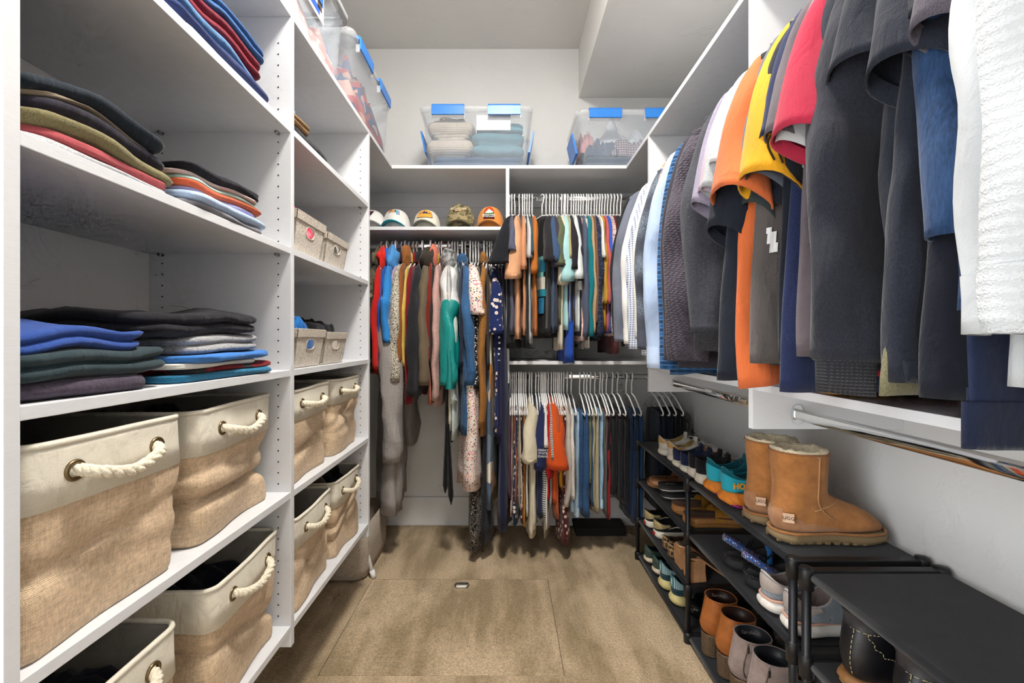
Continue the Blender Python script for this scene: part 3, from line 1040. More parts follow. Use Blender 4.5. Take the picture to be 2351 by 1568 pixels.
BL(1114, 'dress', 'charcoal maxi dress reaching almost to the carpet', F('#232329'), 1255, 0.015, hw=0.18, hb=0.026, fold=0.012)
BL(1121, 'long', 'dark brown sheer top', F('#3a322d'), 850, 0.008, ln=0.5)
BL(1126, 'dress', 'maxi dress printed with orange, cream and slate leaves', F('#51647a', 'art', '#c9822d', '#c4b29c'), 1172, 0.015, hw=0.19, hb=0.02, fold=0.01)
nfl = F('#1d2a58', 'bigfloral', '#e3d6cc', '#d58a62')
BL(1137, 'dress', 'navy dress with white flowers and ruffled sleeves', nfl, 1000, 0.017, sleeve='short', ln=0.34, out=0.06, sb=0.03, fold=0.014, hb=0.022)
BL(1145, 'dress', 'navy dress with small white dots', F('#1b1c3a', 'dots', '#dcd9da', sc=1.0), 1015, 0.016, hw=0.2, hb=0.024, fold=0.012, hem=0.23)
BL(1153, 'dress', 'long plain navy dress by the divider', F('#1c2040'), 1222, 0.018, hw=0.2, hb=0.03, fold=0.016, hem=0.22)
# tie ends of the wrap dress
wd = [o for o in bpy.data.objects if o.get('label', '').startswith('black wrap dress')][0]
for (dy, zb, w) in ((-0.008, -1.345, 0.012), (0.016, -1.405, 0.013)):
    rr = []
    for k in range(9):
        q = k / 8
        z = -0.98 + (zb + 0.98) * q
        y = dy * (0.3 + q) ; ww = w * (0.7 + 0.5 * q) if k < 8 else 0.002
        rr.append([(0.215, y - ww, z), (0.218, y, z + (0.01 if k == 8 else 0)), (0.215, y + ww, z), (0.212, y, z)])
    obj('tie_end', MB().rings(rr, True, True, True), F('#0f0f12'), wd)
# cuffs of the windbreaker: two hanging sleeves, white above, teal below
wbk = [o for o in bpy.data.objects if o.get('label', '').startswith('white and teal')][0]
rs = sleeve_long(0.22, 0.60, 0.07, 0.042, 0.01, 0.075, 31.0, 0.10, 18, 5)
off = Matrix.Translation((0, 0, NECK))
obj('sleeve', MB().rings(rs[:13]).xf(off), F('#d2d2d1', 'shiny'), wbk)
obj('lower_sleeve', MB().rings(ring_scale(rs[11:], 1.05)).xf(off), F('#128c88', 'shiny'), wbk)
obj('sleeve', MB().rings(flip(rs)).xf(off), F('#128c88', 'shiny'), wbk)

# ------------------------------------------------------------------ shirts on the upper rod
G2 = 'shirts on the upper rod of the back wall'
HG2 = 'hangers on the upper rod of the back wall'
def BU(fp, kind, label, mat, yb, b=0.011, **kw):
    kw.setdefault('hw', 0.2)
    return put_back(fp, Z_RBU, kind, label, mat, yb, b, group=G2, hgroup=HG2, **kw)
BU(1170, 'tank', 'blue and black swim top on the hanger by the divider', F('#1b4f8a', 'camo', '#0e1a2e', '#2f6fb4'), 640, 0.012, hw=0.17)
BU(1176, 'tee', 'slate grey tee by the divider', F('#54566a'), 768, 0.014, ln=0.18)
BU(1184, 'tee', 'black tee with a wide flared sleeve', F('#1c1d22'), 800, 0.016, ln=0.25, out=0.10, sb=0.038, yo=-0.03, yaw=-12)
BU(1195, 'tee', 'peach tee with a flared sleeve', F('#d09c76'), 780, 0.017, ln=0.33, out=0.085, sb=0.028, yo=-0.012, yaw=-6)
BU(1203, 'tee', 'apricot ribbed tee', F('#c98c63'), 770, 0.012, ln=0.28)
BU(1208, 'tank', 'black camisole under the peach tees', F('#191a1e'), 800, 0.010)
BU(1214, 'tee', 'light grey tee next to the apricot one', F('#bfbcbd'), 790, 0.011, ln=0.22)
BU(1220, 'tee', 'dark teal tee between grey and orange', F('#35525a'), 760, 0.009, ln=0.2)
BU(1227, 'tee', 'burnt orange tee at the gap in the row', F('#b5692c'), 768, 0.014, ln=0.3, out=0.06)
gk = BU(1252, 'tee', 'black tee with a colourful printed graphic', F('#191919'), 775, 0.020, ln=0.2, out=0.06, fold=0.012, yaw=36, hw=0.2)
BU(1262, 'tee', 'faded black tee', F('#28262a'), 770, 0.014, ln=0.24, out=0.085, sb=0.03)
BU(1271, 'tee', 'slate blue heather tee', F('#3a4f6e', 'heather'), 765, 0.012, ln=0.24, out=0.085, sb=0.025)
BU(1278, 'tee', 'dark plum tee', F('#3a3642'), 760, 0.012, ln=0.27, out=0.085, sb=0.024)
BU(1285, 'tee', 'olive green tee', F('#5c6148'), 745, 0.013, ln=0.26, out=0.09, sb=0.027)
BU(1291, 'tee', 'cream tee peeking out under the olive one', F('#cfc6b2'), 805, 0.016, ln=0.36, out=0.075, sb=0.022)
BU(1301, 'tee', 'aqua mint tee with a long sleeve', F('#9fc9cb'), 760, 0.017, ln=0.345, out=0.095, sb=0.027)
BU(1307, 'tee', 'mustard speckled tee', F('#a39a6c', 'heather'), 740, 0.009, ln=0.22)
BU(1310, 'tank', 'royal blue long tank top hanging lowest in the row', F('#1d49a8'), 835, 0.024, fold=0.012, hem=0.22)
BU(1316, 'tee', 'soft black tee', F('#28242a'), 755, 0.013, ln=0.28, out=0.085, sb=0.026)
BU(1325, 'tee', 'white tee beside the soft black one', F('#d5dcdb'), 760, 0.011, ln=0.33, out=0.085, sb=0.02)
BU(1331, 'long', 'black raglan top with grey cuffs', F('#2b2a33'), 770, 0.014, ln=0.38, out=0.06, cuff=(F('#b6b4b0'), 'band'))
BU(1337, 'tank', 'blush tie-dyed top', F('#c59a90', 'tiedye', '#e6cfc4'), 783, 0.018, fold=0.012, hem=0.22)
BU(1343, 'long', 'slate heather long-sleeved top', F('#4d5468', 'heather'), 780, 0.015, ln=0.62)
BU(1349, 'tank', 'white ribbed camisole', F('#d6d2cb'), 800, 0.008)
BU(1355, 'long', 'teal long-sleeved top', F('#12727c'), 760, 0.016, ln=0.62, out=0.055, cuff=(F('#156f79'), 'band'))
BU(1363, 'long', 'tan long-sleeved top', F('#ae9472'), 765, 0.009, ln=0.6)
BU(1368, 'long', 'copper brown knitted top', F('#75533d', 'heather'), 760, 0.008, ln=0.55)
BU(1375, 'long', 'navy slub-knit long-sleeved top', F('#1f2840', 'slub', '#6c7793'), 780, 0.018, ln=0.62, out=0.06)
BU(1383, 'tee', 'white cotton tee between navy and gold', F('#dcd9d3'), 770, 0.008, ln=0.22)
BU(1389, 'long', 'golden yellow long-sleeved top', F('#b98c33'), 755, 0.013, ln=0.45)
BU(1396, 'long', 'coral red long-sleeved top', F('#c25a58'), 760, 0.010, ln=0.45)
BU(1402, 'long', 'cornflower blue long-sleeved top', F('#3358b2'), 765, 0.013, ln=0.45)
BU(1409, 'tee', 'pale pink patterned tee', F('#cdb6b2', 'specks', '#8a4b54'), 770, 0.010, ln=0.22)
BU(1416, 'long', 'maroon long-sleeved top at the end of the row', F('#5c1c22'), 812, 0.012, ln=0.55)
for k, (fp, col, lb) in enumerate([(1424, '#2a2a30', 'charcoal knit top half hidden by the grey suit'), (1432, '#5a5d6b', 'steel grey top half hidden by the grey suit'), (1440, '#87847e', 'stone coloured top half hidden by the suits'), (1449, '#2d3450', 'indigo top half hidden by the suits')]):
    BU(fp, 'long', lb, F(col), 765, 0.011, ln=0.5)
# graphic on the black tee
bdy = Body(0.2, 0, 0, 0, 0)
gm = [c for c in gk.children if c.name.startswith('body')][0]
gB = Body(0.19 if False else 0.2, Z_RBU + NECK - H - (782 - 775) / 437.0, 0.2 * 1.08, 0.020, gk['body_seed'], 0.012, 0.075)
off = Matrix.Translation((0, 0, NECK))
for (u0, u1, t0, t1, c) in ((-0.30, -0.12, 0.30, 0.52, '#e0562a'), (-0.12, 0.25, 0.33, 0.50, '#7fc4bd'), (-0.34, 0.30, 0.50, 0.60, '#e8e4d6'), (-0.30, 0.32, 0.60, 0.66, '#2f9fb5'), (-0.36, -0.14, 0.64, 0.74, '#d9482a'), (-0.12, 0.28, 0.67, 0.80, '#2e8fbf'), (0.08, 0.30, 0.36, 0.46, '#1f6f8f')):
    obj('printed_graphic', gB.decal(u0, u1, t0, t1, side=-1).xf(off), F(c), gk)

# ------------------------------------------------------------------ lower rod: tops, jeans, trousers
G3 = 'clothes on the lower rod of the back wall'
HG3 = 'hangers on the lower rod of the back wall'
def BW(fp, kind, label, mat, yb, b=0.010, **kw):
    if kind != 'pants': kw.setdefault('hw', 0.18)
    return put_back(fp, Z_RLO, kind, label, mat, yb, b, group=G3, hgroup=HG3, **kw)
BW(1172, 'dress', 'maroon sleeveless top next to the navy dress', F('#471a33'), 1150, 0.010)
BW(1177, 'tank', 'pale pink striped top', F('#b99c90', 'vstripes', '#8d6f66'), 1190, 0.010)
BW(1182, 'tank', 'burnt orange camisole', F('#a8502a'), 1160, 0.007)
BW(1187, 'tank', 'navy blouse with white flowers on the lower rod', F('#1b2b45', 'bigfloral', '#dcd6cf', '#c67c72'), 1210, 0.014, fold=0.01)
BW(1193, 'tank', 'cream linen top', F('#c9b79f'), 1175, 0.009)
BW(1197, 'tank', 'black top with white lattice print', F('#1b1819', 'bigfloral', '#d6d0c8', '#1b1819'), 1200, 0.011)
BW(1201, 'tank', 'rust brown wrap top', F('#77371f'), 1205, 0.012)
BW(1206, 'tank', 'ochre satin camisole', F('#b98a32'), 1215, 0.008)
BW(1211, 'tank', 'white cotton camisole', F('#d3d0c9'), 1190, 0.009)
BW(1220, 'tee', 'cream tee hanging lowest among the pale tops', F('#cdc3ab'), 1242, 0.019, ln=0.26, out=0.08, sb=0.036, fold=0.012, yo=-0.012)
BW(1226, 'tank', 'ivory blouse behind the cream tee', F('#d6cfbf'), 1220, 0.011)
BW(1236, 'tank', 'dark indigo top between cream and navy', F('#232a48'), 1190, 0.009)
BW(1243, 'tee', 'navy tee with small white lettering on the sleeve', F('#252d52'), 1195, 0.014, ln=0.30, out=0.07, sb=0.026)
BW(1249, 'tank', 'white top with thin dark stripes', F('#cfcfcd', 'stripes', '#2c2c30', sc=2.2), 1192, 0.015)
BW(1253, 'tee', 'white tee with a short sleeve beside the navy one', F('#dedad4'), 1220, 0.010, ln=0.18, out=0.06)
BW(1257, 'tank', 'taupe top on the lower rod', F('#8f8877'), 1240, 0.010)
BW(1261, 'tee', 'bright red tee', F('#b3161a'), 1150, 0.012, ln=0.34, out=0.06)
BW(1267, 'tee', 'striped black and white tee', F('#cac6c0', 'stripes', '#26262a', sc=3), 1170, 0.009, ln=0.24)
BW(1275, 'tee', 'bright orange tee with a broad sleeve', F('#c94e1c'), 1160, 0.018, ln=0.29, out=0.085, sb=0.042, yo=0.012)
BW(1281, 'tee', 'terracotta tee under the orange one', F('#a3522f'), 1195, 0.014, ln=0.22)
BW(1286, 'tank', 'magenta patterned top', F('#8e2148', 'specks', '#e0a4ac'), 1090, 0.008)
BW(1291, 'tank', 'golden yellow top', F('#cf9a20'), 1120, 0.009)
BW(1295, 'tank', 'caramel satin top', F('#9a5c28'), 1130, 0.008)
BW(1300, 'dress', 'maroon dress with pale border print hanging lowest', F('#54201f', 'bigfloral', '#d9c2b6', '#8f4a40'), 1255, 0.020, fold=0.014, hb=0.03)
BW(1306, 'long', 'pale grey long-sleeved top', F('#b3aaa0'), 1150, 0.015, ln=0.5, sway=-0.02)
BW(1315, 'long', 'white ribbed sweater on the lower rod', F('#c9c5bf'), 1130, 0.010, ln=0.45)
jl = F('#92a9bc', 'denim')
BW(1325, 'pants', 'light washed jeans with turned-up hems', jl, 1198, 0.024, name='jeans', cat='jeans', cuff=F('#a5b9c8', 'denim'))
BW(1346, 'pants', 'dark blue jeans beside the light pair', F('#27486e', 'denim'), 1200, 0.026, name='jeans', cat='jeans', cx=0.06)
BW(1357, 'pants', 'olive green shorts', F('#6f7359'), 1118, 0.018, name='shorts', cat='shorts')
BW(1364, 'pants', 'dark teal jeans behind the khaki pair', F('#28425c', 'denim'), 1175, 0.012, name='jeans', cat='jeans')
BW(1373, 'pants', 'khaki cotton trousers', F('#aaa187'), 1190, 0.018, cx=0.06)
BW(1384, 'pants', 'pale blue ripped jeans', F('#88a6c0', 'denim'), 1178, 0.018, name='jeans', cat='jeans', cuff=F('#9db7cd', 'denim'))
BW(1397, 'pants', 'grey twill trousers', F('#5c5c58'), 1195, 0.010)
BW(1403, 'pants', 'red cotton trousers', F('#8c1f26'), 1205, 0.014)
BW(1413, 'pants', 'black work trousers beside the red pair', F('#17181c'), 1150, 0.024, half=0.13)
BW(1428, 'pants', 'black drawstring joggers', F('#1a1a1f'), 1160, 0.022, half=0.13)
BW(1441, 'pants', 'charcoal black trousers with a pocket zip', F('#15161b'), 1170, 0.022, half=0.13)
BW(1463, 'pants', 'dark navy jeans near the shoe rack', F('#14243c', 'denim'), 1215, 0.022, name='jeans', cat='jeans')
BW(1477, 'pants', 'deep blue jeans at the corner of the shoe rack', F('#16304e', 'denim'), 1215, 0.022, name='jeans', cat='jeans')
for fp, c, lb in ((1528, '#17202f', 'navy trousers hanging behind the cream sneakers'), (1543, '#131a28', 'midnight trousers hanging behind the cream sneakers, in the middle'), (1558, '#1a1c22', 'black trousers hanging behind the shoe rack'), (1575, '#232323', 'charcoal trousers nearest the right wall')):
    BW(fp, 'pants', lb, F(c), 1190, 0.02, half=0.13)
# lettering on the navy tee's sleeve
nt_ = [o for o in bpy.data.objects if o.get('label', '').startswith('navy tee with small')][0]
for k, s_ in enumerate(('GREAT', 'STATE', 'IDAHO')):
    mb = text_mb(s_, 0.017, 0.0004, True)
    mb.xf(frame((0.262, 0.004, NECK - 0.26 - k * 0.016), (0.15, 1, 0), (0.25, 0, 1)))
    obj('lettering', mb, F('#e6e6e6'), nt_, False)

# ------------------------------------------------------------------ right-hand rods
G4 = 'shirts and jackets in the far right-hand bay'
G5 = 'shirts in the right bay nearest the camera'
HG4 = 'hangers in the far right-hand bay'
HG5 = 'hangers in the right bay nearest the camera'
def RT(Y, kind, label, mat, zb, b=0.016, yaw=0.0, dx=0.0, name=None, cat=None, dz=0.0, hang=True, **kw):
    """Y = place along the rod, zb = hem height against the camera"""
    near = Y < PR0
    if len(label.split()) < 4: label += ' on the right-hand rod'
    L = (Z_RRU + NECK + dz - H) - zb
    nm = name or {'tee': 't_shirt', 'long': 'long_sleeve_shirt', 'shirt': 'button_shirt', 'jacket': 'jacket', 'polo': 'polo_shirt'}[kind]
    ct = cat or {'tee': 't-shirt', 'long': 'shirt', 'shirt': 'shirt', 'jacket': 'jacket', 'polo': 'polo shirt'}[kind]
    rz = RR + math.radians(yaw)
    kw.setdefault('hw', 0.215)
    g, B = garment(nm, label, ct, (ROD_X + dx, Y, Z_RRU + dz), rz, mat, L, b, kind, group=G5 if near else G4, fine=True, **kw)
    if hang: hanger((ROD_X + dx, Y, Z_RRU), rz, hlab(label), HG5 if near else HG4)
    return g, B

# far bay, from the back corner towards the camera
RT(1.945, 'jacket', 'black suit jacket in the far corner', F('#222225'), -0.02, 0.02, hw=0.235, ln=0.62, out=0.07, wide=0.075, collar=(F('#26262a'), 'shirt'), fold=0.006)
RT(1.885, 'jacket', 'blue-grey suit jacket with smooth sleeves', F('#6a6f7c'), -0.03, 0.026, hw=0.235, ln=0.63, out=0.075, wide=0.085, collar=(F('#6e7380'), 'shirt'), fold=0.006)
RT(1.80, 'shirt', 'white dress shirt next to the suit', F('#dcdad6'), -0.04, 0.02, ln=0.64, out=0.08, wide=0.08, collar=(F('#e2e0dc'), 'shirt'), cuff=(F('#e2e0dc'), 'band'), fold=0.014)
RT(1.725, 'shirt', 'white shirt with a fine blue check', F('#c9cfda', 'gingham', '#5f6c92', sc=1.1), -0.06, 0.024, ln=0.66, out=0.08, wide=0.08, collar=(F('#c9cfda', 'gingham', '#5f6c92', sc=1.1), 'shirt'), cuff=(F('#c9cfda', 'gingham', '#5f6c92', sc=1.1), 'band'), fold=0.012)
RT(1.665, 'shirt', 'cream dress shirt between checks', F('#d9d4cb'), -0.05, 0.016, ln=0.62, out=0.07, collar=(F('#dcd7ce'), 'shirt'), fold=0.01)
RT(1.60, 'shirt', 'grey-blue ombre flannel shirt', F('#4a4e5a', 'ombre', '#8b98a6'), -0.07, 0.024, ln=0.66, out=0.08, wide=0.085, collar=(F('#4a4e5a', 'ombre', '#8b98a6'), 'shirt'), cuff=(F('#4a4e5a', 'heather'), 'band'), fold=0.012)
RT(1.545, 'shirt', 'peach and blue plaid shirt', F('#b98a70', 'plaid', '#4a5a7a', '#ded2c6', sc=0.8), -0.05, 0.014, ln=0.5, out=0.05, collar=(F('#b98a70', 'plaid', '#4a5a7a', '#ded2c6', sc=0.8), 'shirt'))
RT(1.485, 'shirt', 'pale blue oxford shirt', F('#a9bbd8'), -0.10, 0.027, ln=0.72, out=0.085, wide=0.085, collar=(F('#adbfdb'), 'shirt'), cuff=(F('#b4c5df'), 'band'), fold=0.016)
RT(1.42, 'shirt', 'blue plaid shirt with dark checks', F('#2b5a8c', 'plaid', '#16304f', '#5d86b0', sc=1.3), -0.11, 0.016, ln=0.72, out=0.06, wide=0.06, collar=(F('#2b5a8c', 'plaid', '#16304f', '#5d86b0', sc=1.3), 'shirt'), cuff=(F('#2b5a8c', 'plaid', '#16304f', '#5d86b0', sc=1.3), 'band'))
g, B = RT(1.36, 'jacket', 'plum grey shell jacket with a silver snap on the cuff', F('#37333c'), -0.085, 0.02, ln=0.69, out=0.07, wide=0.085, cuff=(F('#3b3740'), 'band'), collar=(F('#3b3740'), 'stand'))
obj('snap', MB().lathe([(0.006, 0), (0.007, 0.002), (0.003, 0.004)], 12).xf(frame((0.215, 0.024, NECK - 0.735), (1, 0, 0), (0, 0, 1))), M_STEELHOOK, g)
RT(1.295, 'jacket', 'dark plum basket-weave knitted jacket', F('#4b444f', 'chunk'), -0.03, 0.034, ln=0.685, out=0.085, wide=0.11, collar=(F('#4b444f', 'chunk'), 'stand'), cuff=(F('#4b444f', 'chunk'), 'band'), fold=0.012)
RT(1.215, 'long', 'charcoal fleece sweatshirt with ribbed cuffs', F('#3e3f46', 'fleece'), -0.01, 0.034, ln=0.60, out=0.065, wide=0.095, cuff=(F('#33343a', 'knit'), 'rib'), collar=(F('#3a3b41'), 'crew'), fold=0.014, name='sweatshirt', cat='sweatshirt', sway=-0.02)

# near bay
RT(1.125, 'tee', 'lavender grey tee in front of the fleece sweatshirt', F('#8b8496', 'heather'), 0.02, 0.016, ln=0.27, out=0.075, sb=0.022, hem=0.18)
RT(1.095, 'tee', 'pale lilac tee', F('#b3a0ab'), 0.02, 0.014, ln=0.25, out=0.07, sb=0.02, hem=0.17)
RT(1.065, 'tee', 'light heather grey tee', F('#a9acae', 'heather'), 0.0, 0.016, ln=0.25, out=0.075, sb=0.024, hem=0.17)
RT(1.035, 'tee', 'white tee half hidden by the dark navy one', F('#d2d0ce'), 0.02, 0.014, ln=0.2, out=0.07, sb=0.02, hem=0.17)
RT(1.005, 'tee', 'dark navy tee with a drooping sleeve', F('#1a1e28'), -0.09, 0.030, ln=0.36, out=0.085, sb=0.04, fold=0.02, hem=0.285, flare=0.6)
RT(0.975, 'shirt', 'orange short-sleeved shirt with a long pointed tail', F('#c26336'), -0.06, 0.020, ln=0.30, out=0.10, sb=0.05, yo=0.026, sleeve='short', hem=0.255, slant=0.05, fold=0.016, collar=(F('#d2743f', 'tiedye', '#8c4a5a'), 'shirt'), bow=0.02)
RT(0.945, 'shirt', 'dark green-black shirt with a rolled sleeve', F('#2c3334'), -0.05, 0.018, ln=0.33, out=0.04, sb=0.034, sleeve='short', collar=(F('#a06a86', 'tiedye', '#d9a04c'), 'shirt'))
gz, Bz = RT(0.915, 'jacket', 'grey and charcoal zip jacket with a white animal logo', F('#55504e'), -0.05, 0.022, ln=0.28, out=0.066, sb=0.036, yo=0.008, sleeve='short', ms=F('#5a5e68'), hem=0.255, fold=0.012, hb=0.034, flare=0.7)
gy, By = RT(0.878, 'tee', 'yellow tee printed with black squiggles', F('#cf941c'), -0.104, 0.020, ln=0.30, out=0.09, sb=0.048, yo=0.028, hem=0.15, flare=0.6, fold=0.012)
RT(0.848, 'polo', 'dark navy polo shirt with a small white button', F('#191d26'), -0.04, 0.018, ln=0.30, out=0.08, sb=0.034, collar=(F('#2a2e38'), 'polo'))
RT(0.82, 'tee', 'royal navy heather tee', F('#1f2745', 'heather'), -0.09, 0.018, ln=0.24, out=0.075, sb=0.026, hem=0.25)
RT(0.795, 'tee', 'taupe brown tee', F('#5d555a'), -0.03, 0.015, ln=0.25, out=0.08, sb=0.024)
RT(0.772, 'tee', 'white tee half hidden by the raspberry one', F('#b8b8b8'), -0.065, 0.014, ln=0.27, out=0.075, sb=0.02, hem=0.225)
RT(0.745, 'tee', 'raspberry red tee with layered sleeve hems', F('#a3283f'), -0.06, 0.02, ln=0.27, out=0.095, sb=0.038, yo=0.006)
RT(0.718, 'tee', 'dark slate tee beside the red one', F('#262a33'), -0.05, 0.016, ln=0.23, out=0.055, sb=0.024)
RT(0.685, 'long', 'charcoal long-sleeved tee with ribbed cuffs', F('#26272f', 'heather'), -0.02, 0.026, ln=0.655, out=0.075, wide=0.085, sb=0.036, cuff=(F('#24252d', 'knit'), 'rib'), fold=0.014)
RT(0.635, 'tee', 'large charcoal tee with a curled sleeve', F('#22252e', 'heather'), -0.045, 0.032, ln=0.22, out=0.07, sb=0.04, fold=0.03, hem=0.225)
RT(0.60, 'tee', 'khaki olive tee with a curved hem under the charcoal ones', F('#6d6950', 'heather'), -0.08, 0.016, ln=0.2, out=0.05, hem=0.255, flare=3.0, hw=0.18)
RT(0.57, 'tee', 'second large charcoal tee with wide loose folds', F('#1f222c', 'heather'), -0.06, 0.032, ln=0.26, out=0.065, sb=0.04, fold=0.03, hem=0.25, hb=0.045)
RT(0.548, 'tee', 'midnight navy tee behind the denim shirt', F('#191b24'), -0.07, 0.022, ln=0.22, out=0.045, sb=0.03, fold=0.016)
RT(0.527, 'shirt', 'blue denim shirt with a soft long sleeve', F('#1f3452', 'denim'), 0.03, 0.020, ln=0.50, out=0.045, sb=0.030, wide=0.085, fold=0.014, collar=(F('#1f3452', 'denim'), 'shirt'))
RT(0.508, 'tee', 'plum grey tee with a short sleeve above the denim', F('#4d4850', 'heather'), 0.04, 0.018, ln=0.25, out=0.07, sb=0.03)
RT(0.457, 'long', 'white cotton sweatshirt', F('#adb0b2'), -0.05, 0.022, ln=0.62, out=0.075, wide=0.085, sb=0.032, fold=0.012, name='sweatshirt', cat='sweatshirt', cuff=(F('#adb0b2'), 'band'))
RT(0.388, 'long', 'white wavy-knit sweater nearest the camera', F('#b6b9bb', 'wavy'), -0.056, 0.026, ln=0.62, out=0.10, hw=0.23, sway=0.015, wide=0.15, sb=0.036, fold=0.012, hem=0.27, name='sweater', cat='sweater', cuff=(F('#b6b9bb', 'wavy'), 'band'))
tr = trousers('trousers', 'navy trousers at the right edge below the white sweater', (ROD_X - 0.02, 0.492, Z_RRU), RR, F('#151c30', 'denim'), (Z_RRU + NECK - H) + 0.118, 0.014, half=0.22, cx=0.055, group=G5, cuff=F('#141a2c', 'denim'))
hanger((ROD_X - 0.02, 0.492, Z_RRU), RR, 'white hanger carrying the navy trousers at the right edge', HG5)

# white animal mark on the grey jacket, squiggles on the yellow tee
off = Matrix.Translation((0, 0, NECK))
def mark(B, u, z, du, dz, t0, md, parent, name='printed_logo'):
    obj(name, B.decal(u - du, u + du, t0, t0 + dz).xf(off), md, parent)
wlog = F('#e8e8e8')
for (u, t0, du, dt) in ((0.90, 0.60, 0.035, 0.035), (0.88, 0.635, 0.03, 0.028), (0.925, 0.585, 0.02, 0.018)):
    mark(Bz, u, 0, du, dt, t0, wlog, gz)
ink = F('#2a2410')
slv = [c for c in gy.children if c.name.startswith('sleeve')][0]
sv = [v.co.copy() for v in slv.data.vertices]
for (k0, i0, n_) in ((6, 3, 4), (10, 2, 3), (11, 5, 3), (14, 3, 4), (16, 4, 2)):
    pts = []
    for q in range(n_):
        p = sv[(k0 + q) * 24 + (i0 + (q % 2))]
        pts.append((p.x + 0.0012, p.y + 0.0016, p.z))
    obj('printed_squiggle', MB().tube([tuple(p) for p in cat_interp(pts, 4)], 0.0017, 5), ink, gy)

# ================================================================== baskets, felt bins, folded clothes
def rrect(hx_, hy_, r, n=6):
    """rounded rectangle outline, counter-clockwise, starting at +x side"""
    pts = []
    for cx, cy, a0 in ((hx_ - r, hy_ - r, 0), (-hx_ + r, hy_ - r, 90), (-hx_ + r, -hy_ + r, 180), (hx_ - r, -hy_ + r, 270)):
        for k in range(n + 1):
            a = math.radians(a0 + 90 * k / n)
            pts.append((cx + r * math.cos(a), cy + r * math.sin(a)))
    return pts

def dense(pts, step=0.02):
    out = []
    n = len(pts)
    for k in range(n):
        a = pts[k]; b = pts[(k + 1) % n]
        d = math.hypot(b[0] - a[0], b[1] - a[1])
        m = max(1, int(d / step))
        for j in range(m):
            out.append((a[0] + (b[0] - a[0]) * j / m, a[1] + (b[1] - a[1]) * j / m))
    return out

M_BURLAP = F('#d6bb9b', 'burlap')
M_CREAM = F('#e3dccb', 'slub', '#d6cebb')
M_LINING = solid('basket_lining', '#a9a49a', 0.9, 0.1, bump=0.2, bscale=400)
M_ROPE = F('#e6dcc6', 'fleece')
M_BRASS = solid('antique_brass', '#7d6b4c', 0.35, 0.5, 0.9)

def heap(sx, sy, h, seed, n=26, rough=1.0, pw=4):
    """crumpled pile of cloth filling a rectangle"""
    rr = []
    for j in range(n):
        v = -1 + 2 * j / (n - 1)
        row = []
        for i in range(n):
            u = -1 + 2 * i / (n - 1)
            e = (1 - abs(u) ** pw) * (1 - abs(v) ** pw)
            ridged = abs(nz(u * 1.8 + seed, v * 1.8, seed)) * 1.2 + 0.6 * abs(nz(u * 4 + seed, v * 4, 3.1)) 
            z = h * e ** 0.4 * (0.55 + rough * 0.55 * ridged)
            row.append((u * sx + 0.01 * nz(u * 3, v * 3, seed), v * sy + 0.01 * nz(v * 3, u * 3, seed + 2), z))
        rr.append(row)
    return MB().rings(rr, False)

def rope(path, r):
    """three strands twisted round a path"""
    P = cat_interp(path, 10)
    mb = MB()
    n = len(P)
    for s_ in range(3):
        pts = []
        for k in range(n):
            a = Vector(P[max(k - 1, 0)]); b = Vector(P[min(k + 1, n - 1)])
            d = (b - a).normalized()
            u = d.cross(Vector((0, 0, 1))).normalized() if abs(d.z) < 0.95 else Vector((1, 0, 0))
            w = d.cross(u)
            an = k * 0.62 + s_ * 2 * PI / 3
            pts.append(tuple(Vector(P[k]) + (u * math.cos(an) + w * math.sin(an)) * r * 0.55))
        mb.tube(pts, r * 0.62, 7)
    return mb

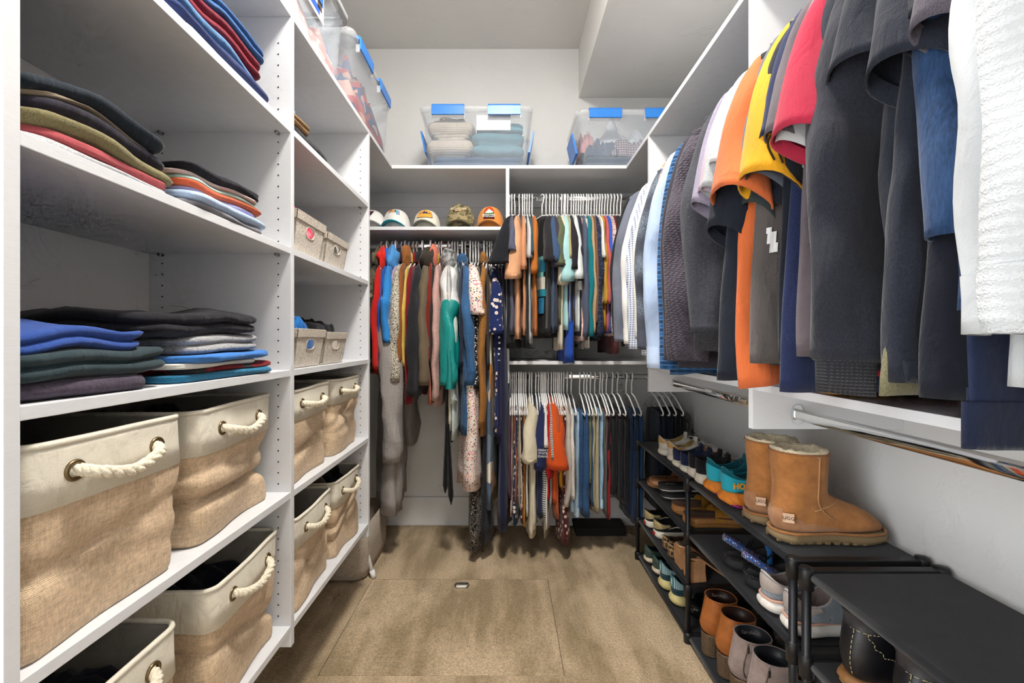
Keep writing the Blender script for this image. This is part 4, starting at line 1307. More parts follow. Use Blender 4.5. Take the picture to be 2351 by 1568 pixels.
def basket(label, x, y, z, dx, dy, h, seed, rot=0.0, sag=0.012, cont=None, band=0.085, clabel=None, ch=0.6, droop=0.02, lean=0.0):
    """open-topped fabric basket: burlap body, cream band, rolled rim, rope handle through two eyelets on the front"""
    z = z + 0.002
    t = thing('fabric_basket', label, 'basket', (x, y, z), rot, 'burlap storage baskets with rope handles')
    hx_, hy_ = dx / 2, dy / 2
    out = dense(rrect(hx_, hy_, 0.028, 5), 0.018)
    rc = random.Random(int(seed * 13))
    creases = [(rc.uniform(0.28, 0.62), rc.uniform(-0.5, 0.5), rc.uniform(0.010, 0.03), sag * rc.uniform(0.5, 1.2)) for _ in range(3)]
    def wall(zz, inset=0.0, sg=1.0):
        q = zz / h
        ring = []
        for (px, py) in out:
            k = 1 - 0.03 * (1 - q)
            X = px * k; Y = py * k
            nrm = Vector((px / hx_, py / hy_, 0)); nrm = nrm.normalized()
            d = sag * sg * (nz(px * 7 + seed, py * 7, zz * 6 + seed) * 1.5 + 0.9 * math.sin(q * PI) * (0.5 - abs(nz(px * 3 + seed, py * 3, zz * 9))))
            dent = 0
            if px > 0:
                for (zc, sl, wd, am) in creases:
                    e = (zz - zc * h - sl * py) / wd
                    dent -= am * sg * math.exp(-e * e) * (1 if e > -0.3 else 0.8)
            d += dent - inset
            X += nrm.x * d + lean * q * 0.02; Y += nrm.y * d
            top = 0.006 * nz(px * 5 + seed, py * 5, 1) * q
            ring.append((X, Y, zz + top))
        return ring
    zb = h - band
    nr = 26
    rings = [wall(zb * k / nr * 1.0) for k in range(nr + 1)]
    rings[0] = [(a * 0.985, b * 0.985, c) for a, b, c in rings[0]]
    obj('body', MB().rings(rings, True, True, False), M_BURLAP, t)
    br = [wall(zb - 0.006, -0.0005, 1), wall(zb - 0.006, -0.0035, 1), wall(zb + band * 0.4, -0.0035, 0.7), wall(h - 0.012, -0.003, 0.4), wall(h, -0.002, 0.3), wall(h, 0.004, 0.3)]
    obj('top_band', MB().rings(br), M_CREAM, t)
    ir = [wall(h, 0.004, 0.3), wall(h * 0.8, 0.012, 0.3), wall(h * 0.5, 0.045, 0.0), wall(h * 0.1, 0.05, 0.0)]
    obj('lining', MB().rings([r[::-1] for r in ir], True, False, True), M_LINING, t)
    rim = wall(h, 0.0, 0.3)
    obj('rim_piping', MB().tube(rim, 0.0052, 8, closed=True), M_CREAM, t)
    # eyelets and rope on the +x face
    fx = hx_ + 0.004
    ey = 0.26 * dy
    hz = h - 0.045
    hd = thing_part('handle', t)
    for s_ in (-1, 1):
        obj('eyelet', MB().tube([(fx, s_ * ey + 0.013 * math.cos(a), hz + 0.013 * math.sin(a)) for a in [2 * PI * i / 18 for i in range(18)]], 0.0036, 8, closed=True), M_BRASS, hd)
    path = [(fx - 0.02, -ey, hz), (fx + 0.004, -ey + 0.004, hz), (fx + 0.020, -ey * 0.72, hz - droop * 0.4), (fx + 0.024, 0, hz - droop), (fx + 0.020, ey * 0.72, hz - droop * 0.4), (fx + 0.004, ey - 0.004, hz), (fx - 0.02, ey, hz)]
    obj('rope', rope(path, 0.0088), M_ROPE, hd)
    if cont:
        for k, (cm, cl, hh, du, dv, su, sv) in enumerate(cont):
            c = obj('crumpled_clothes', heap(hx_ * su * 0.9, hy_ * sv * 0.9, hh, seed + k * 3.3), cm, None)
            c.location = (x + du * dx, y + dv * dy, z + h * ch)
            tag(c, cl, 'clothing')
    return t

def thing_part(name, parent):
    """a part made of pieces: an Empty under its thing"""
    o = bpy.data.objects.new(name, None)
    o.empty_display_size = 0.02
    COL.objects.link(o)
    o.parent = parent
    return o

SD = H + SHELF_U[3] + T; SE = H + SHELF_U[4] + T; SC = H + SHELF_U[2] + T; SB = H + SHELF_U[1] + T; SA = H + SHELF_U[0] + T
XBK = (XL + FRL) / 2 - 0.004
dk = F('#15161c'); nv = F('#161a28'); bk_ = F('#111114')
basket('large burlap basket nearest the camera on the middle basket shelf', XBK + 0.004, 0.710, SD, 0.385, 0.285, 0.292, 1.3, 0.0, 0.007,
       [(dk, 'dark crumpled clothes in the basket nearest the camera', 0.07, 0, 0, 1, 1), (F('#2d4a63', 'tiedye', '#8d949c'), 'blue and white patterned garment lying in the nearest basket', 0.075, 0.05, 0.16, 0.4, 0.3)], ch=0.62)
basket('burlap basket with a soft sunken front beside the first divider', XBK - 0.004, 1.045, SD, 0.375, 0.315, 0.285, 7.7, math.radians(4), 0.017,
       [(bk_, 'black crumpled clothes in the basket beside the first divider', 0.11, 0, 0, 1, 1)], ch=0.6)
basket('burlap basket at the bottom left corner of the view', XBK + 0.002, 0.705, SE, 0.385, 0.285, 0.275, 12.1, 0.0, 0.008,
       [(nv, 'navy crumpled clothes in the bottom left basket', 0.10, 0, 0, 1, 1)], ch=0.55)
basket('burlap basket on the lowest shelf below the first divider', XBK + 0.002, 1.070, SE, 0.385, 0.305, 0.285, 17.9, math.radians(3), 0.010,
       [(nv, 'midnight blue clothes heaped in the lowest divider basket', 0.09, -0.05, 0.02, 0.9, 0.9)], ch=0.58)
basket('burlap basket in the upper basket row of the far tower, nearer one', XBK, 1.437, SD, 0.375, 0.29, 0.285, 23.4, 0.0, 0.009, droop=0.012)
basket('burlap basket in the upper basket row of the far tower, farther one', XBK - 0.002, 1.765, SD, 0.375, 0.29, 0.287, 29.6, 0.0, 0.010, droop=0.012)
basket('burlap basket in the lowest row of the far tower, nearer one', XBK + 0.004, 1.440, SE, 0.38, 0.30, 0.282, 33.1, math.radians(2), 0.010,
       [(F('#3a2a24'), 'dark brown clothes low in the nearer far-tower basket', 0.05, 0, 0, 1, 1)], ch=0.35)
basket('burlap basket in the lowest row of the far tower, farther one', XBK, 1.775, SE, 0.375, 0.29, 0.282, 39.9, 0.0, 0.014,
       [(F('#8b7f72'), 'taupe sweater folded in the farther far-tower basket', 0.10, -0.05, -0.18, 0.9, 0.5), (F('#17181d', 'camo', '#2d3326', '#0e0e12'), 'black patterned clothes bulging from the farther far-tower basket', 0.12, 0.05, 0.14, 0.7, 0.6)], ch=0.66)

# --- felt bins with a hand hole
M_FELT = F('#cfc4b6', 'fleece')
M_FELT_IN = F('#a89e91', 'fleece')
def felt_bin(label, x, y, z, dx, dy, h, rot=0.0, cont=None, seed=1.0):
    z = z + 0.002
    t = thing('felt_bin', label, 'storage bin', (x, y, z), rot, 'small felt bins with hand holes')
    hx_, hy_ = dx / 2, dy / 2
    th = 0.005
    def tp(px, py, zz):
        k = 0.9 + 0.1 * zz / h
        return (px * k, py * k, zz)
    def wall(a, b, hole):
        """flat wall from corner a to b, outside on its right"""
        mb = MB()
        d = Vector((b[0] - a[0], b[1] - a[1], 0)); ln = d.length; d.normalize()
        nrm = Vector((d.y, -d.x, 0))
        def W(u, zz, o):
            p = Vector((a[0], a[1], 0)) + d * (u * ln) + nrm * o
            return tp(p.x, p.y, zz)
        n = 32
        outer = []
        for k in range(n):
            ang = 2 * PI * (k + 0.5) / n
            c, s_ = math.cos(ang), math.sin(ang)
            m = max(abs(c), abs(s_))
            outer.append((0.5 + 0.5 * c / m, h / 2 + h / 2 * s_ / m))
        if hole:
            cu, cz, ru, rz_ = 0.5, h * 0.60, 0.15, h * 0.14
            inner = []
            for k in range(n):
                ang = 2 * PI * (k + 0.5) / n
                c, s_ = math.cos(ang), math.sin(ang)
                inner.append((cu + ru * math.copysign(abs(c) ** 0.6, c), cz + rz_ * math.copysign(abs(s_) ** 0.75, s_)))
            R = [[W(u, q, 0) for u, q in outer], [W(u, q, 0) for u, q in inner], [W(u, q, -th) for u, q in inner], [W(u, q, -th) for u, q in outer]]
            mb.rings(R, True, loop=True)
        else:
            R = [[W(u, q, 0) for u, q in outer], [W(u, q, -th) for u, q in outer]]
            mb.rings(R, True, True, True)
        return mb, W
    cs = [(hx_, -hy_), (hx_, hy_), (-hx_, hy_), (-hx_, -hy_)]
    for k in range(4):
        a, b = cs[k], cs[(k + 1) % 4]
        mb, W = wall(a, b, k == 0)
        obj('side', mb, M_FELT, t, False)
        # folded cuff round the top
        c = MB()
        c.rings([[W(0, h * 0.80, 0.0005), W(1, h * 0.80, 0.0005)], [W(-0.005, h * 0.80, 0.0035), W(1.005, h * 0.80, 0.0035)], [W(-0.006, h * 1.01, 0.0035), W(1.006, h * 1.01, 0.0035)], [W(0, h * 1.02, -th * 0.5), W(1, h * 1.02, -th * 0.5)], [W(0, h, -th), W(1, h, -th)]], False)
        obj('cuff', c, M_FELT, t, False)
        if k == 0:
            rim = []
            for q in range(28):
                ang = 2 * PI * q / 28
                cc, ss = math.cos(ang), math.sin(ang)
                rim.append(W(0.5 + 0.15 * math.copysign(abs(cc) ** 0.6, cc), h * 0.60 + h * 0.14 * math.copysign(abs(ss) ** 0.75, ss), 0.001))
            obj('hole_stitching', MB().tube(rim, 0.0014, 6, closed=True), F('#d6cbbc', 'fleece'), t)
    obj('bottom', MB().box(-hx_ * 0.9, hx_ * 0.9, -hy_ * 0.9, hy_ * 0.9, 0, 0.005), M_FELT, t, False)
    for k, (cm, cl, hh, z0, du, dv, su, sv, ct) in enumerate(cont or []):
        c = obj('crumpled_cloth', heap(hx_ * su * 0.88, hy_ * sv * 0.88, hh, seed + k * 2.7, 30, 1.0, 16), cm, None)
        c.location = (x + du * dx, y + dv * dy, z + z0)
        tag(c, cl, ct)
    return t
XFB = (XL + FRL) / 2
felt_bin('felt bin showing a pink scarf through its hand hole', XFB + 0.02, 1.405, SB, 0.36, 0.205, 0.125, 0, [(F('#c93a58', 'tiedye', '#e79aa6'), 'pink scarf inside a felt bin', 0.145, 0.006, 0.012, 0, 0.96, 0.93, 'scarf'), (F('#d6d4d0'), 'white cloth peeping over a felt bin', 0.03, 0.105, 0.2, 0.34, 0.35, 0.25, 'cloth')], 3.3)
felt_bin('felt bin beside the pink-scarf bin, with black things inside', XFB + 0.02, 1.625, SB, 0.36, 0.205, 0.112, 0, [(F('#1b1b1e', 'paisley', '#8d8d8d'), 'black patterned cloth inside the second felt bin', 0.125, 0.006, 0.012, 0, 0.96, 0.93, 'cloth'), (F('#dcdad6'), 'white cloth on top of the second felt bin', 0.035, 0.098, 0.2, 0.1, 0.5, 0.45, 'cloth')], 8.1)
felt_bin('felt bin filled with bright blue clothes', XFB + 0.025, 1.395, SC, 0.36, 0.20, 0.118, 0, [(F('#2a6db0', 'tiedye', '#123e7a'), 'bright blue crumpled swimwear in a felt bin', 0.14, 0.006, 0.01, -0.02, 0.95, 0.9, 'clothing')], 5.5)
felt_bin('felt bin topped with folded black clothes', XFB + 0.025, 1.600, SC, 0.36, 0.20, 0.112, 0, [(F('#c3b9b2'), 'pale cloth low in the black-topped felt bin', 0.11, 0.006, 0.012, 0, 0.96, 0.93, 'cloth'), (F('#17171b'), 'folded black clothes on the felt bin', 0.075, 0.085, 0.0, -0.05, 0.95, 0.95, 'clothing')], 2.2)

# --- folded clothes
def folded(label, x, y, z, sx, sy, h, m, seed, rot=0.0, layers=2, warp=None, cat='clothing', name='folded_garment', group=None, wr=0.010, tilt=0.0):
    """a folded garment: soft slab with rounded fold edges and layer creases; warp bends the whole stack"""
    t = thing(name, label, cat, (x, y, z), rot, group)
    hx_, hy_ = sx / 2, sy / 2
    base = dense(rrect(hx_, hy_, 0.035, 5), 0.022)
    rings = []
    def ring_at(inset, q, wrk):
        ring = []
        for (px, py) in base:
            X = px * (1 - inset / hx_); Y = py * (1 - inset / hy_)
            k = 0.009 * nz(px * 6 + seed, py * 6, seed + q * 1.2) + 0.005 * nz(px * 15 + seed, py * 15, q * 2.0)
            l_ = math.hypot(px, py) or 1
            X += k * px / l_; Y += k * py / l_
            zz = h * q + wrk * (nz(X * 13 + seed, Y * 13, seed) + 0.7 * abs(nz(X * 22 + seed, Y * 9, seed + 4)))
            ring.append((X, Y, zz))
        return ring
    rings.append(ring_at(hx_ * 0.6, 0.0, 0)); rings.append(ring_at(h * 0.5, 0.0, 0))
    nl = 5 * layers
    for k in range(1, nl):
        q = k / nl
        ql = (q * layers) % 1.0
        hl = h / layers
        d = hl * 0.5 * (1 - math.sqrt(max(0.0, 1 - (2 * ql - 1) ** 2)))
        d += h * 0.3 * max(0.0, (abs(2 * q - 1) - 0.6) / 0.4) ** 2
        rings.append(ring_at(d, q, wr * 0.35 * q))
    for inset, q, w_ in ((h * 0.55, 0.97, 0.5), (h * 0.55 + 0.03, 1.0, 0.8), (hx_ * 0.45, 1.03, 1.0), (hx_ * 0.7, 1.04, 1.0), (hx_ * 0.95, 1.04, 1.0)):
        rings.append(ring_at(inset, q, wr * w_))
    mb = MB().rings(rings, True, True, True)
    if warp:
        c, s_ = math.cos(rot), math.sin(rot)
        mb.v = [(a, b, zz + warp(x + a * c - b * s_, y + a * s_ + b * c)) for a, b, zz in mb.v]
    obj('cloth', mb, m, t)
    return t

def stack(x, y, z, items, group, warp=None, seed=0.0, hk=1.0):
    zz = z + 0.001
    r = random.Random(int(seed * 31) + 3)
    tot = sum(i[4] for i in items) * hk
    z0 = z
    for k, (label, m, sx, sy, h, ox, oy) in enumerate(items):
        h = h * hk
        fr = (zz - z0) / tot
        wp = (lambda X, Y, fr=fr: 0.028 * min(1.0, fr * 1.6) * (nz(X * 5 + seed, Y * 8, seed) - 0.5 * max(0.0, abs(Y - y) / 0.15 - 0.55)))
        folded(label, x + ox, y + oy, zz, sx * r.uniform(0.95, 1.01), sy * r.uniform(0.9, 1.03), h, m, seed + k * 1.9, math.radians(r.uniform(-4, 4)), 2 if h > 0.03 else 1, wp, group=group, wr=0.012 if k == len(items) - 1 else 0.004)
        zz += h * 0.98
XS = FRL - 0.195
# shelf A, first tower
stack(XS + 0.005, 0.985, SA, [
    ('thin white folded tee at the bottom of the top left stack', F('#d8d8da'), 0.36, 0.34, 0.016, 0, 0),
    ('navy polo shirt folded in the top left stack', F('#2e3a66'), 0.37, 0.37, 0.042, 0.0, 0.01),
    ('faded denim blue shirt in the top left stack', F('#476a90', 'denim'), 0.36, 0.33, 0.036, 0.0, -0.005),
    ('burgundy sweatshirt in the top left stack', F('#7a1f30'), 0.36, 0.34, 0.072, 0.0, 0.0),
    ('steel blue shirt on top of the top left stack', F('#2d4f7e', 'denim'), 0.35, 0.33, 0.055, 0.0, 0.01)], 'folded clothes on the top left shelf', None, 2.0, 0.68)
wB = lambda X, Y: -0.10 * max(0.0, (Y - 0.62)) * 0.0
stack(XS, 0.70, SB, [
    ('light grey tee at the bottom of the knitwear stack', F('#b5b5b7', 'heather'), 0.36, 0.27, 0.026, 0, 0),
    ('dusty red tee in the knitwear stack', F('#a44b50'), 0.37, 0.27, 0.032, 0.002, 0.005),
    ('olive knitted sweater in the knitwear stack', F('#78704f', 'heather'), 0.37, 0.28, 0.048, 0.0, 0.012),
    ('dark plum sweatshirt in the knitwear stack', F('#2b2833'), 0.36, 0.27, 0.050, 0.0, 0.012),
    ('thin tan tee between dark sweaters', F('#8a7d6c'), 0.35, 0.25, 0.012, 0, 0.0),
    ('dark slate sweater on top of the knitwear stack', F('#1f2730'), 0.36, 0.27, 0.040, 0.0, 0.0)], 'folded clothes on the second left shelf', None, 5.0, 0.56)
stack(XS + 0.01, 0.995, SB, [
    ('grey tee at the bottom of the pastel stack', F('#7b7a80'), 0.37, 0.27, 0.022, 0, 0),
    ('light blue shirt in the pastel stack', F('#a9bedb'), 0.37, 0.29, 0.034, 0.002, 0.002),
    ('lavender tee in the pastel stack', F('#aeaad6'), 0.36, 0.27, 0.020, 0.0, 0.005),
    ('coral orange tee in the pastel stack', F('#cf6242'), 0.36, 0.27, 0.022, 0.0, 0.0),
    ('pale mint tee in the pastel stack', F('#a3c0b6'), 0.36, 0.27, 0.018, 0.0, 0.004),
    ('pale blush tee in the pastel stack', F('#c9b4b0'), 0.36, 0.26, 0.014, 0.0, 0.0),
    ('black tee on top of the pastel stack', F('#1b1b22'), 0.36, 0.265, 0.028, 0.0, 0.0)], 'folded clothes on the second left shelf', None, 9.0, 0.66)
# shelf C
stack(XS + 0.004, 0.675, SC, [
    ('plum fleece folded at the bottom by the near panel', F('#4d4452', 'fleece'), 0.37, 0.24, 0.034, 0, 0),
    ('dark green-grey jacket crumpled over the plum fleece', F('#2f3d42'), 0.38, 0.27, 0.056, 0.004, 0.012),
    ('royal blue sweatshirt on top by the near panel', F('#2f4a8c'), 0.36, 0.24, 0.042, 0, -0.012)], 'folded clothes on the third left shelf', None, 14.0, 0.84)
stack(XS + 0.004, 1.005, SC, [
    ('teal mesh jersey at the bottom of the sportswear pile', F('#2a6d8f', 'heather'), 0.38, 0.36, 0.018, 0, 0.0),
    ('black and red sports jacket in the sportswear pile', F('#2a2b30', 'camo', '#7d1820', '#2a2b30', sc=0.5), 0.36, 0.34, 0.016, 0, 0.02),
    ('white running tee in the sportswear pile', F('#d0cdc6'), 0.36, 0.28, 0.014, 0.005, -0.03),
    ('cobalt blue tee in the sportswear pile', F('#3d76bd'), 0.38, 0.35, 0.020, 0, 0.0),
    ('light grey sweatpants rolled in the sportswear pile', F('#a3a3a5', 'fleece'), 0.34, 0.27, 0.052, 0, 0.01),
    ('black sports jacket spread over the sportswear pile', F('#1f1e23'), 0.37, 0.34, 0.058, -0.01, -0.035)], 'folded clothes on the third left shelf', None, 21.0, 0.84)
bj = [o for o in bpy.data.objects if o.get('label', '').startswith('black sports jacket spread')][0]
lg = MB()
for (a, b, c, d) in ((0.075, -0.02, 0.10, 0.02), (0.10, 0.045, 0.115, 0.06)):
    lg.add([(a, b, 0.0635), (c, b + 0.01, 0.062), (c - 0.008, d + 0.01, 0.062), (a, d, 0.0635)], [(0, 1, 2, 3)])
obj('printed_logo', lg, F('#e9e9e9'), bj, False)
# shelf A, second tower
stack(XS, 1.405, SA, [
    ('beige linen folded low on the upper far-tower shelf', F('#c2ab92'), 0.34, 0.33, 0.02, 0, 0.04),
    ('black sweater folded on the upper far-tower shelf', F('#26262a'), 0.34, 0.30, 0.030, 0, 0.05),
    ('tan corduroy garment on the upper far-tower shelf', F('#8d6b43'), 0.33, 0.16, 0.036, 0, -0.03),
    ('light blue shirt folded on the upper far-tower shelf', F('#8fb0cf'), 0.33, 0.10, 0.02, 0, -0.07)], 'folded clothes on the upper far-tower shelf', None, 27.0)

# --- fabric hamper under the far tower
hp = thing('laundry_hamper', 'beige fabric laundry hamper standing under the far shelf tower', 'hamper', (-0.87, 2.30, 0.0))
out = dense(rrect(0.185, 0.21, 0.065, 6), 0.03)
rr = [[(a * k, b * k, z) for a, b in out] for k, z in ((0.88, 0.006), (0.96, 0.014), (1.0, 0.06), (1.0, 0.14), (0.99, 0.27), (0.98, 0.27))]
obj('bag', MB().rings(rr, True, True, False), F('#b9ab9b', 'burlap'), hp)
obj('leg', MB().tube([(0.13, -0.13, 0.26), (0.205, -0.150, 0.012)], 0.010, 10), M_HANGER, hp)
obj('foot_cap', MB().tube([(0.198, -0.148, 0.036), (0.210, -0.152, 0.001)], 0.0135, 10), M_HANGER, hp)

# --- flat black box on the carpet under the trousers
bx_ = thing('shoe_box', 'flat black box on the carpet under the hanging trousers', 'box', (0.57, 2.675, 0.0))
obj('base', MB().box(-0.15, 0.15, -0.07, 0.07, 0, 0.04), solid('black_card', '#101113', 0.6), bx_, False, bevel=0.003)
obj('lid', MB().box(-0.154, 0.154, -0.074, 0.074, 0.03, 0.05), solid('black_card', '#101113', 0.6), bx_, False, bevel=0.003)

# ================================================================== clear bins on the top shelf
SHT = TOP0 + T
M_CLEAR = see_through_plastic('clear_bin_plastic', '#cfd9e4', 0.15, 0.15)
M_CLEARL = see_through_plastic('clear_lid_plastic', '#e6eaee', 0.30, 0.2)
M_BLUE = solid('blue_latch_plastic', '#2f7fd6', 0.35, 0.5, var=0.03)
M_GREYL = solid('grey_latch_plastic', '#a9acae', 0.4, 0.45, var=0.03)
M_BLACKL = solid('black_seal_plastic', '#202124', 0.5, 0.4, var=0.03)

def clear_bin(label, x, y, z, dx, dy, h, rot=0.0, latch='blue', contents=()):
    """tapered box, long side along its own x, front at -y"""
    t = thing('storage_bin', label, 'storage bin', (x, y, z), rot, 'clear lidded bins on the top shelf')
    hx_, hy_ = dx / 2, dy / 2
    out = dense(rrect(hx_, hy_, 0.035, 5), 0.05)
    R = []
    for k, q in ((0.84, 0.006), (0.86, 0.0), (0.885, 0.02), (0.90, 0.3 * h), (0.935, 0.82 * h), (0.955, 0.83 * h), (0.965, h * 0.97), (0.955, h * 0.97), (0.945, 0.84 * h), (0.925, 0.81 * h), (0.89, 0.3 * h), (0.87, 0.03)):
        R.append([(a * k, b * k, q) for a, b in out])
    obj('tub', MB().rings(R, True, False, True), M_CLEAR, t)
    obj('base_plate', MB().rings([[(a * 0.84, b * 0.84, 0.006) for a, b in out], [(a * 0.87, b * 0.87, 0.03) for a, b in out]], True, True, False), M_CLEAR, t)
    L = [[(a * k, b * k, q) for a, b in out] for k, q in ((0.975, h * 0.90), (0.985, h * 0.90), (1.0, h * 0.985), (0.99, h * 1.0), (0.93, h * 1.005), (0.92, h * 0.975), (0.5, h * 0.975))]
    obj('lid', MB().rings(L, True, False, True), M_CLEARL, t)
    ml = M_BLUE if latch == 'blue' else M_GREYL
    def la(cx, w, front=True):
        g = thing_part('latch', t)
        mb = MB()
        prof = [(-hy_ * 0.90, h * 1.0), (-hy_ * 0.93, h * 1.022), (-hy_ - 0.004, h * 1.018), (-hy_ - 0.012, h * 0.985), (-hy_ - 0.010, h * 0.845), (-hy_ - 0.004, h * 0.84), (-hy_ - 0.003, h * 0.97)]
        mb.rings([[(cx - w, a, b) for a, b in prof], [(cx + w, a, b) for a, b in prof]], True, True, True)
        obj('clip', mb, ml, g, False)
        hb = MB().box(cx - w * 1.04, cx - w * 0.98, -hy_ - 0.004, -hy_ * 0.94, h * 0.80, h * 0.9).box(cx + w * 0.98, cx + w * 1.04, -hy_ - 0.004, -hy_ * 0.94, h * 0.80, h * 0.9)
        obj('hinge', hb, M_CLEARL, g, False)
    if latch == 'blue':
        la(-hx_ * 0.49, hx_ * 0.285); la(hx_ * 0.49, hx_ * 0.285)
        for s_ in (-1, 1):
            prof = [(s_ * (hx_ + 0.002), h * 0.72), (s_ * (hx_ + 0.012), h * 0.72), (s_ * (hx_ * 0.94 + 0.006), h * 0.36), (s_ * (hx_ * 0.92), h * 0.36)]
            obj('side_latch', MB().rings([[(a, -hy_ * 0.5, b) for a, b in prof], [(a, hy_ * 0.5, b) for a, b in prof]], True, True, True), M_BLUE, t, False)
    else:
        obj('lid_frame', MB().rings([[(a * k, b * k, q) for a, b in out] for k, q in ((0.99, h * 0.93), (1.02, h * 0.93), (1.03, h * 1.0), (1.0, h * 1.04), (0.90, h * 1.04))], True), M_GREYL, t)
        g = thing_part('latch', t)
        obj('clip', MB().box(-hx_ * 0.34, hx_ * 0.34, -hy_ - 0.022, -hy_ * 0.95, h * 0.90, h * 0.965), M_GREYL, g, False, bevel=0.003)
        obj('seal', MB().box(-hx_ * 0.30, hx_ * 0.30, -hy_ - 0.006, -hy_ * 0.95, h * 0.80, h * 0.90), M_BLACKL, g, False, bevel=0.002)
        for s_ in (-1, 1):
            obj('side_clip', MB().box(s_ * hx_ * 0.99, s_ * (hx_ + 0.03), -hy_ * 0.35, hy_ * 0.35, h * 0.80, h * 1.0) if s_ > 0 else MB().box(s_ * (hx_ + 0.03), s_ * hx_ * 0.99, -hy_ * 0.35, hy_ * 0.35, h * 0.80, h * 1.0), M_BLACKL, t, False, bevel=0.01)
        lb = MB().box(-hx_ * 0.30, hx_ * 0.22, -hy_ * 0.945 - 0.002, -hy_ * 0.945, h * 0.42, h * 0.80)
        obj('paper_label', lb, solid('label_white', '#e6e9ee', 0.6), t, False)
        for (a, b, c, d, col) in ((-0.28, 0.20, 0.60, 0.78, '#2f62a8'), (-0.24, -0.02, 0.68, 0.76, '#c23a3f'), (-0.28, 0.10, 0.46, 0.54, '#2a55b0'), (0.04, 0.16, 0.52, 0.62, '#4a3a2c')):
            obj('label_print', MB().box(hx_ * a, hx_ * b, -hy_ * 0.945 - 0.003, -hy_ * 0.945 - 0.001, h * c, h * d), solid('print_' + col[1:], col, 0.6), t, False)
    return t

def in_bin(label, x, y, z, sx, sy, h, m, seed, rot=0.0, cat='clothing'):
    return folded(label, x, y, z, sx, sy, h, m, seed, rot, 2, wr=0.012, cat=cat)

def pile(label, x, y, z, sx, sy, h, m, seed, cat='clothing'):
    o = obj('crumpled_clothes', heap(sx / 2, sy / 2, h, seed, 28, 1.3), m, None)
    o.location = (x, y, z)
    return tag(o, label, cat)

# back centre
bx, by = -0.168, 2.575
clear_bin('clear bin with blue clips in the middle of the back shelf', bx, by, SHT, 0.632, 0.385, 0.338)
in_bin('slate blue garment lying flat in the middle bin', bx, by - 0.01, SHT + 0.012, 0.50, 0.30, 0.06, F('#3e5a7c', 'heather'), 3.3)
in_bin('teal blue sweater in the middle bin', bx + 0.115, by - 0.01, SHT + 0.072, 0.30, 0.30, 0.15, F('#4d7f8f', 'heather'), 7.1, 0.05)
in_bin('cream ribbed knit in the middle bin', bx - 0.145, by - 0.01, SHT + 0.072, 0.27, 0.30, 0.235, F('#cfc3b4', 'stripes', '#a89c8e', sc=3.0), 9.9, -0.06)
in_bin('faded blue shirt in the middle bin', bx + 0.12, by, SHT + 0.225, 0.27, 0.28, 0.05, F('#5f90a0', 'denim'), 11.3, 0.1)
obj_card = obj('paper_card', MB().box(-0.09, 0.10, -0.001, 0.001, 0, 0.085), solid('white_card', '#f4f4f2', 0.6), None, False)
obj_card.location = (bx + 0.09, by - 0.165, SHT + 0.215)
tag(obj_card, 'white paper card tucked inside the middle bin', 'card')
# back right
bx, by = 0.70, 2.575
clear_bin('clear bin with blue clips in the back right corner', bx, by, SHT, 0.632, 0.385, 0.318)
in_bin('dark slate garment flat in the corner bin', bx, by - 0.01, SHT + 0.012, 0.50, 0.30, 0.07, F('#3f4d63'), 13.3)
pile('red and navy plaid shirt heaped in the corner bin', bx + 0.02, by - 0.03, SHT + 0.075, 0.26, 0.26, 0.13, F('#b9b6bd', 'plaid', '#5b2430', '#1f2a44', sc=2.5), 15.7)
pile('navy clothes heaped at the left of the corner bin', bx - 0.16, by - 0.04, SHT + 0.075, 0.18, 0.24, 0.11, F('#39455e'), 17.1)
pile('white and blue clothes heaped over the corner bin', bx + 0.02, by + 0.05, SHT + 0.10, 0.44, 0.24, 0.19, F('#c9ccd4'), 19.4)
pile('pink cloth at the side of the corner bin', bx - 0.23, by + 0.03, SHT + 0.13, 0.08, 0.2, 0.14, F('#c98f8f'), 21.2)
# left wall, blue clips: front towards the aisle
clear_bin('clear bin with blue clips on the left wall shelf', -0.822, 2.05, SHT, 0.60, 0.40, 0.318, PI / 2)
pile('navy and red clothes heaped in the left blue-clip bin', -0.80, 2.08, SHT + 0.03, 0.30, 0.46, 0.27, F('#3a4a6a', 'camo', '#a04a4a', '#b98f80', sc=0.6), 24.4)
in_bin('rose coloured garment flat in the left blue-clip bin', -0.82, 2.03, SHT + 0.010, 0.29, 0.46, 0.02, F('#9a6a68'), 26.1)
# left wall, grey latches
clear_bin('clear bin with grey latches and a paper label nearest the camera', -0.822, 1.43, SHT, 0.54, 0.40, 0.30, PI / 2, 'grey')
pile('coral patterned clothes heaped in the grey-latch bin', -0.80, 1.46, SHT + 0.012, 0.30, 0.42, 0.20, F('#c98078', 'tiedye', '#e6cfc8'), 28.8)

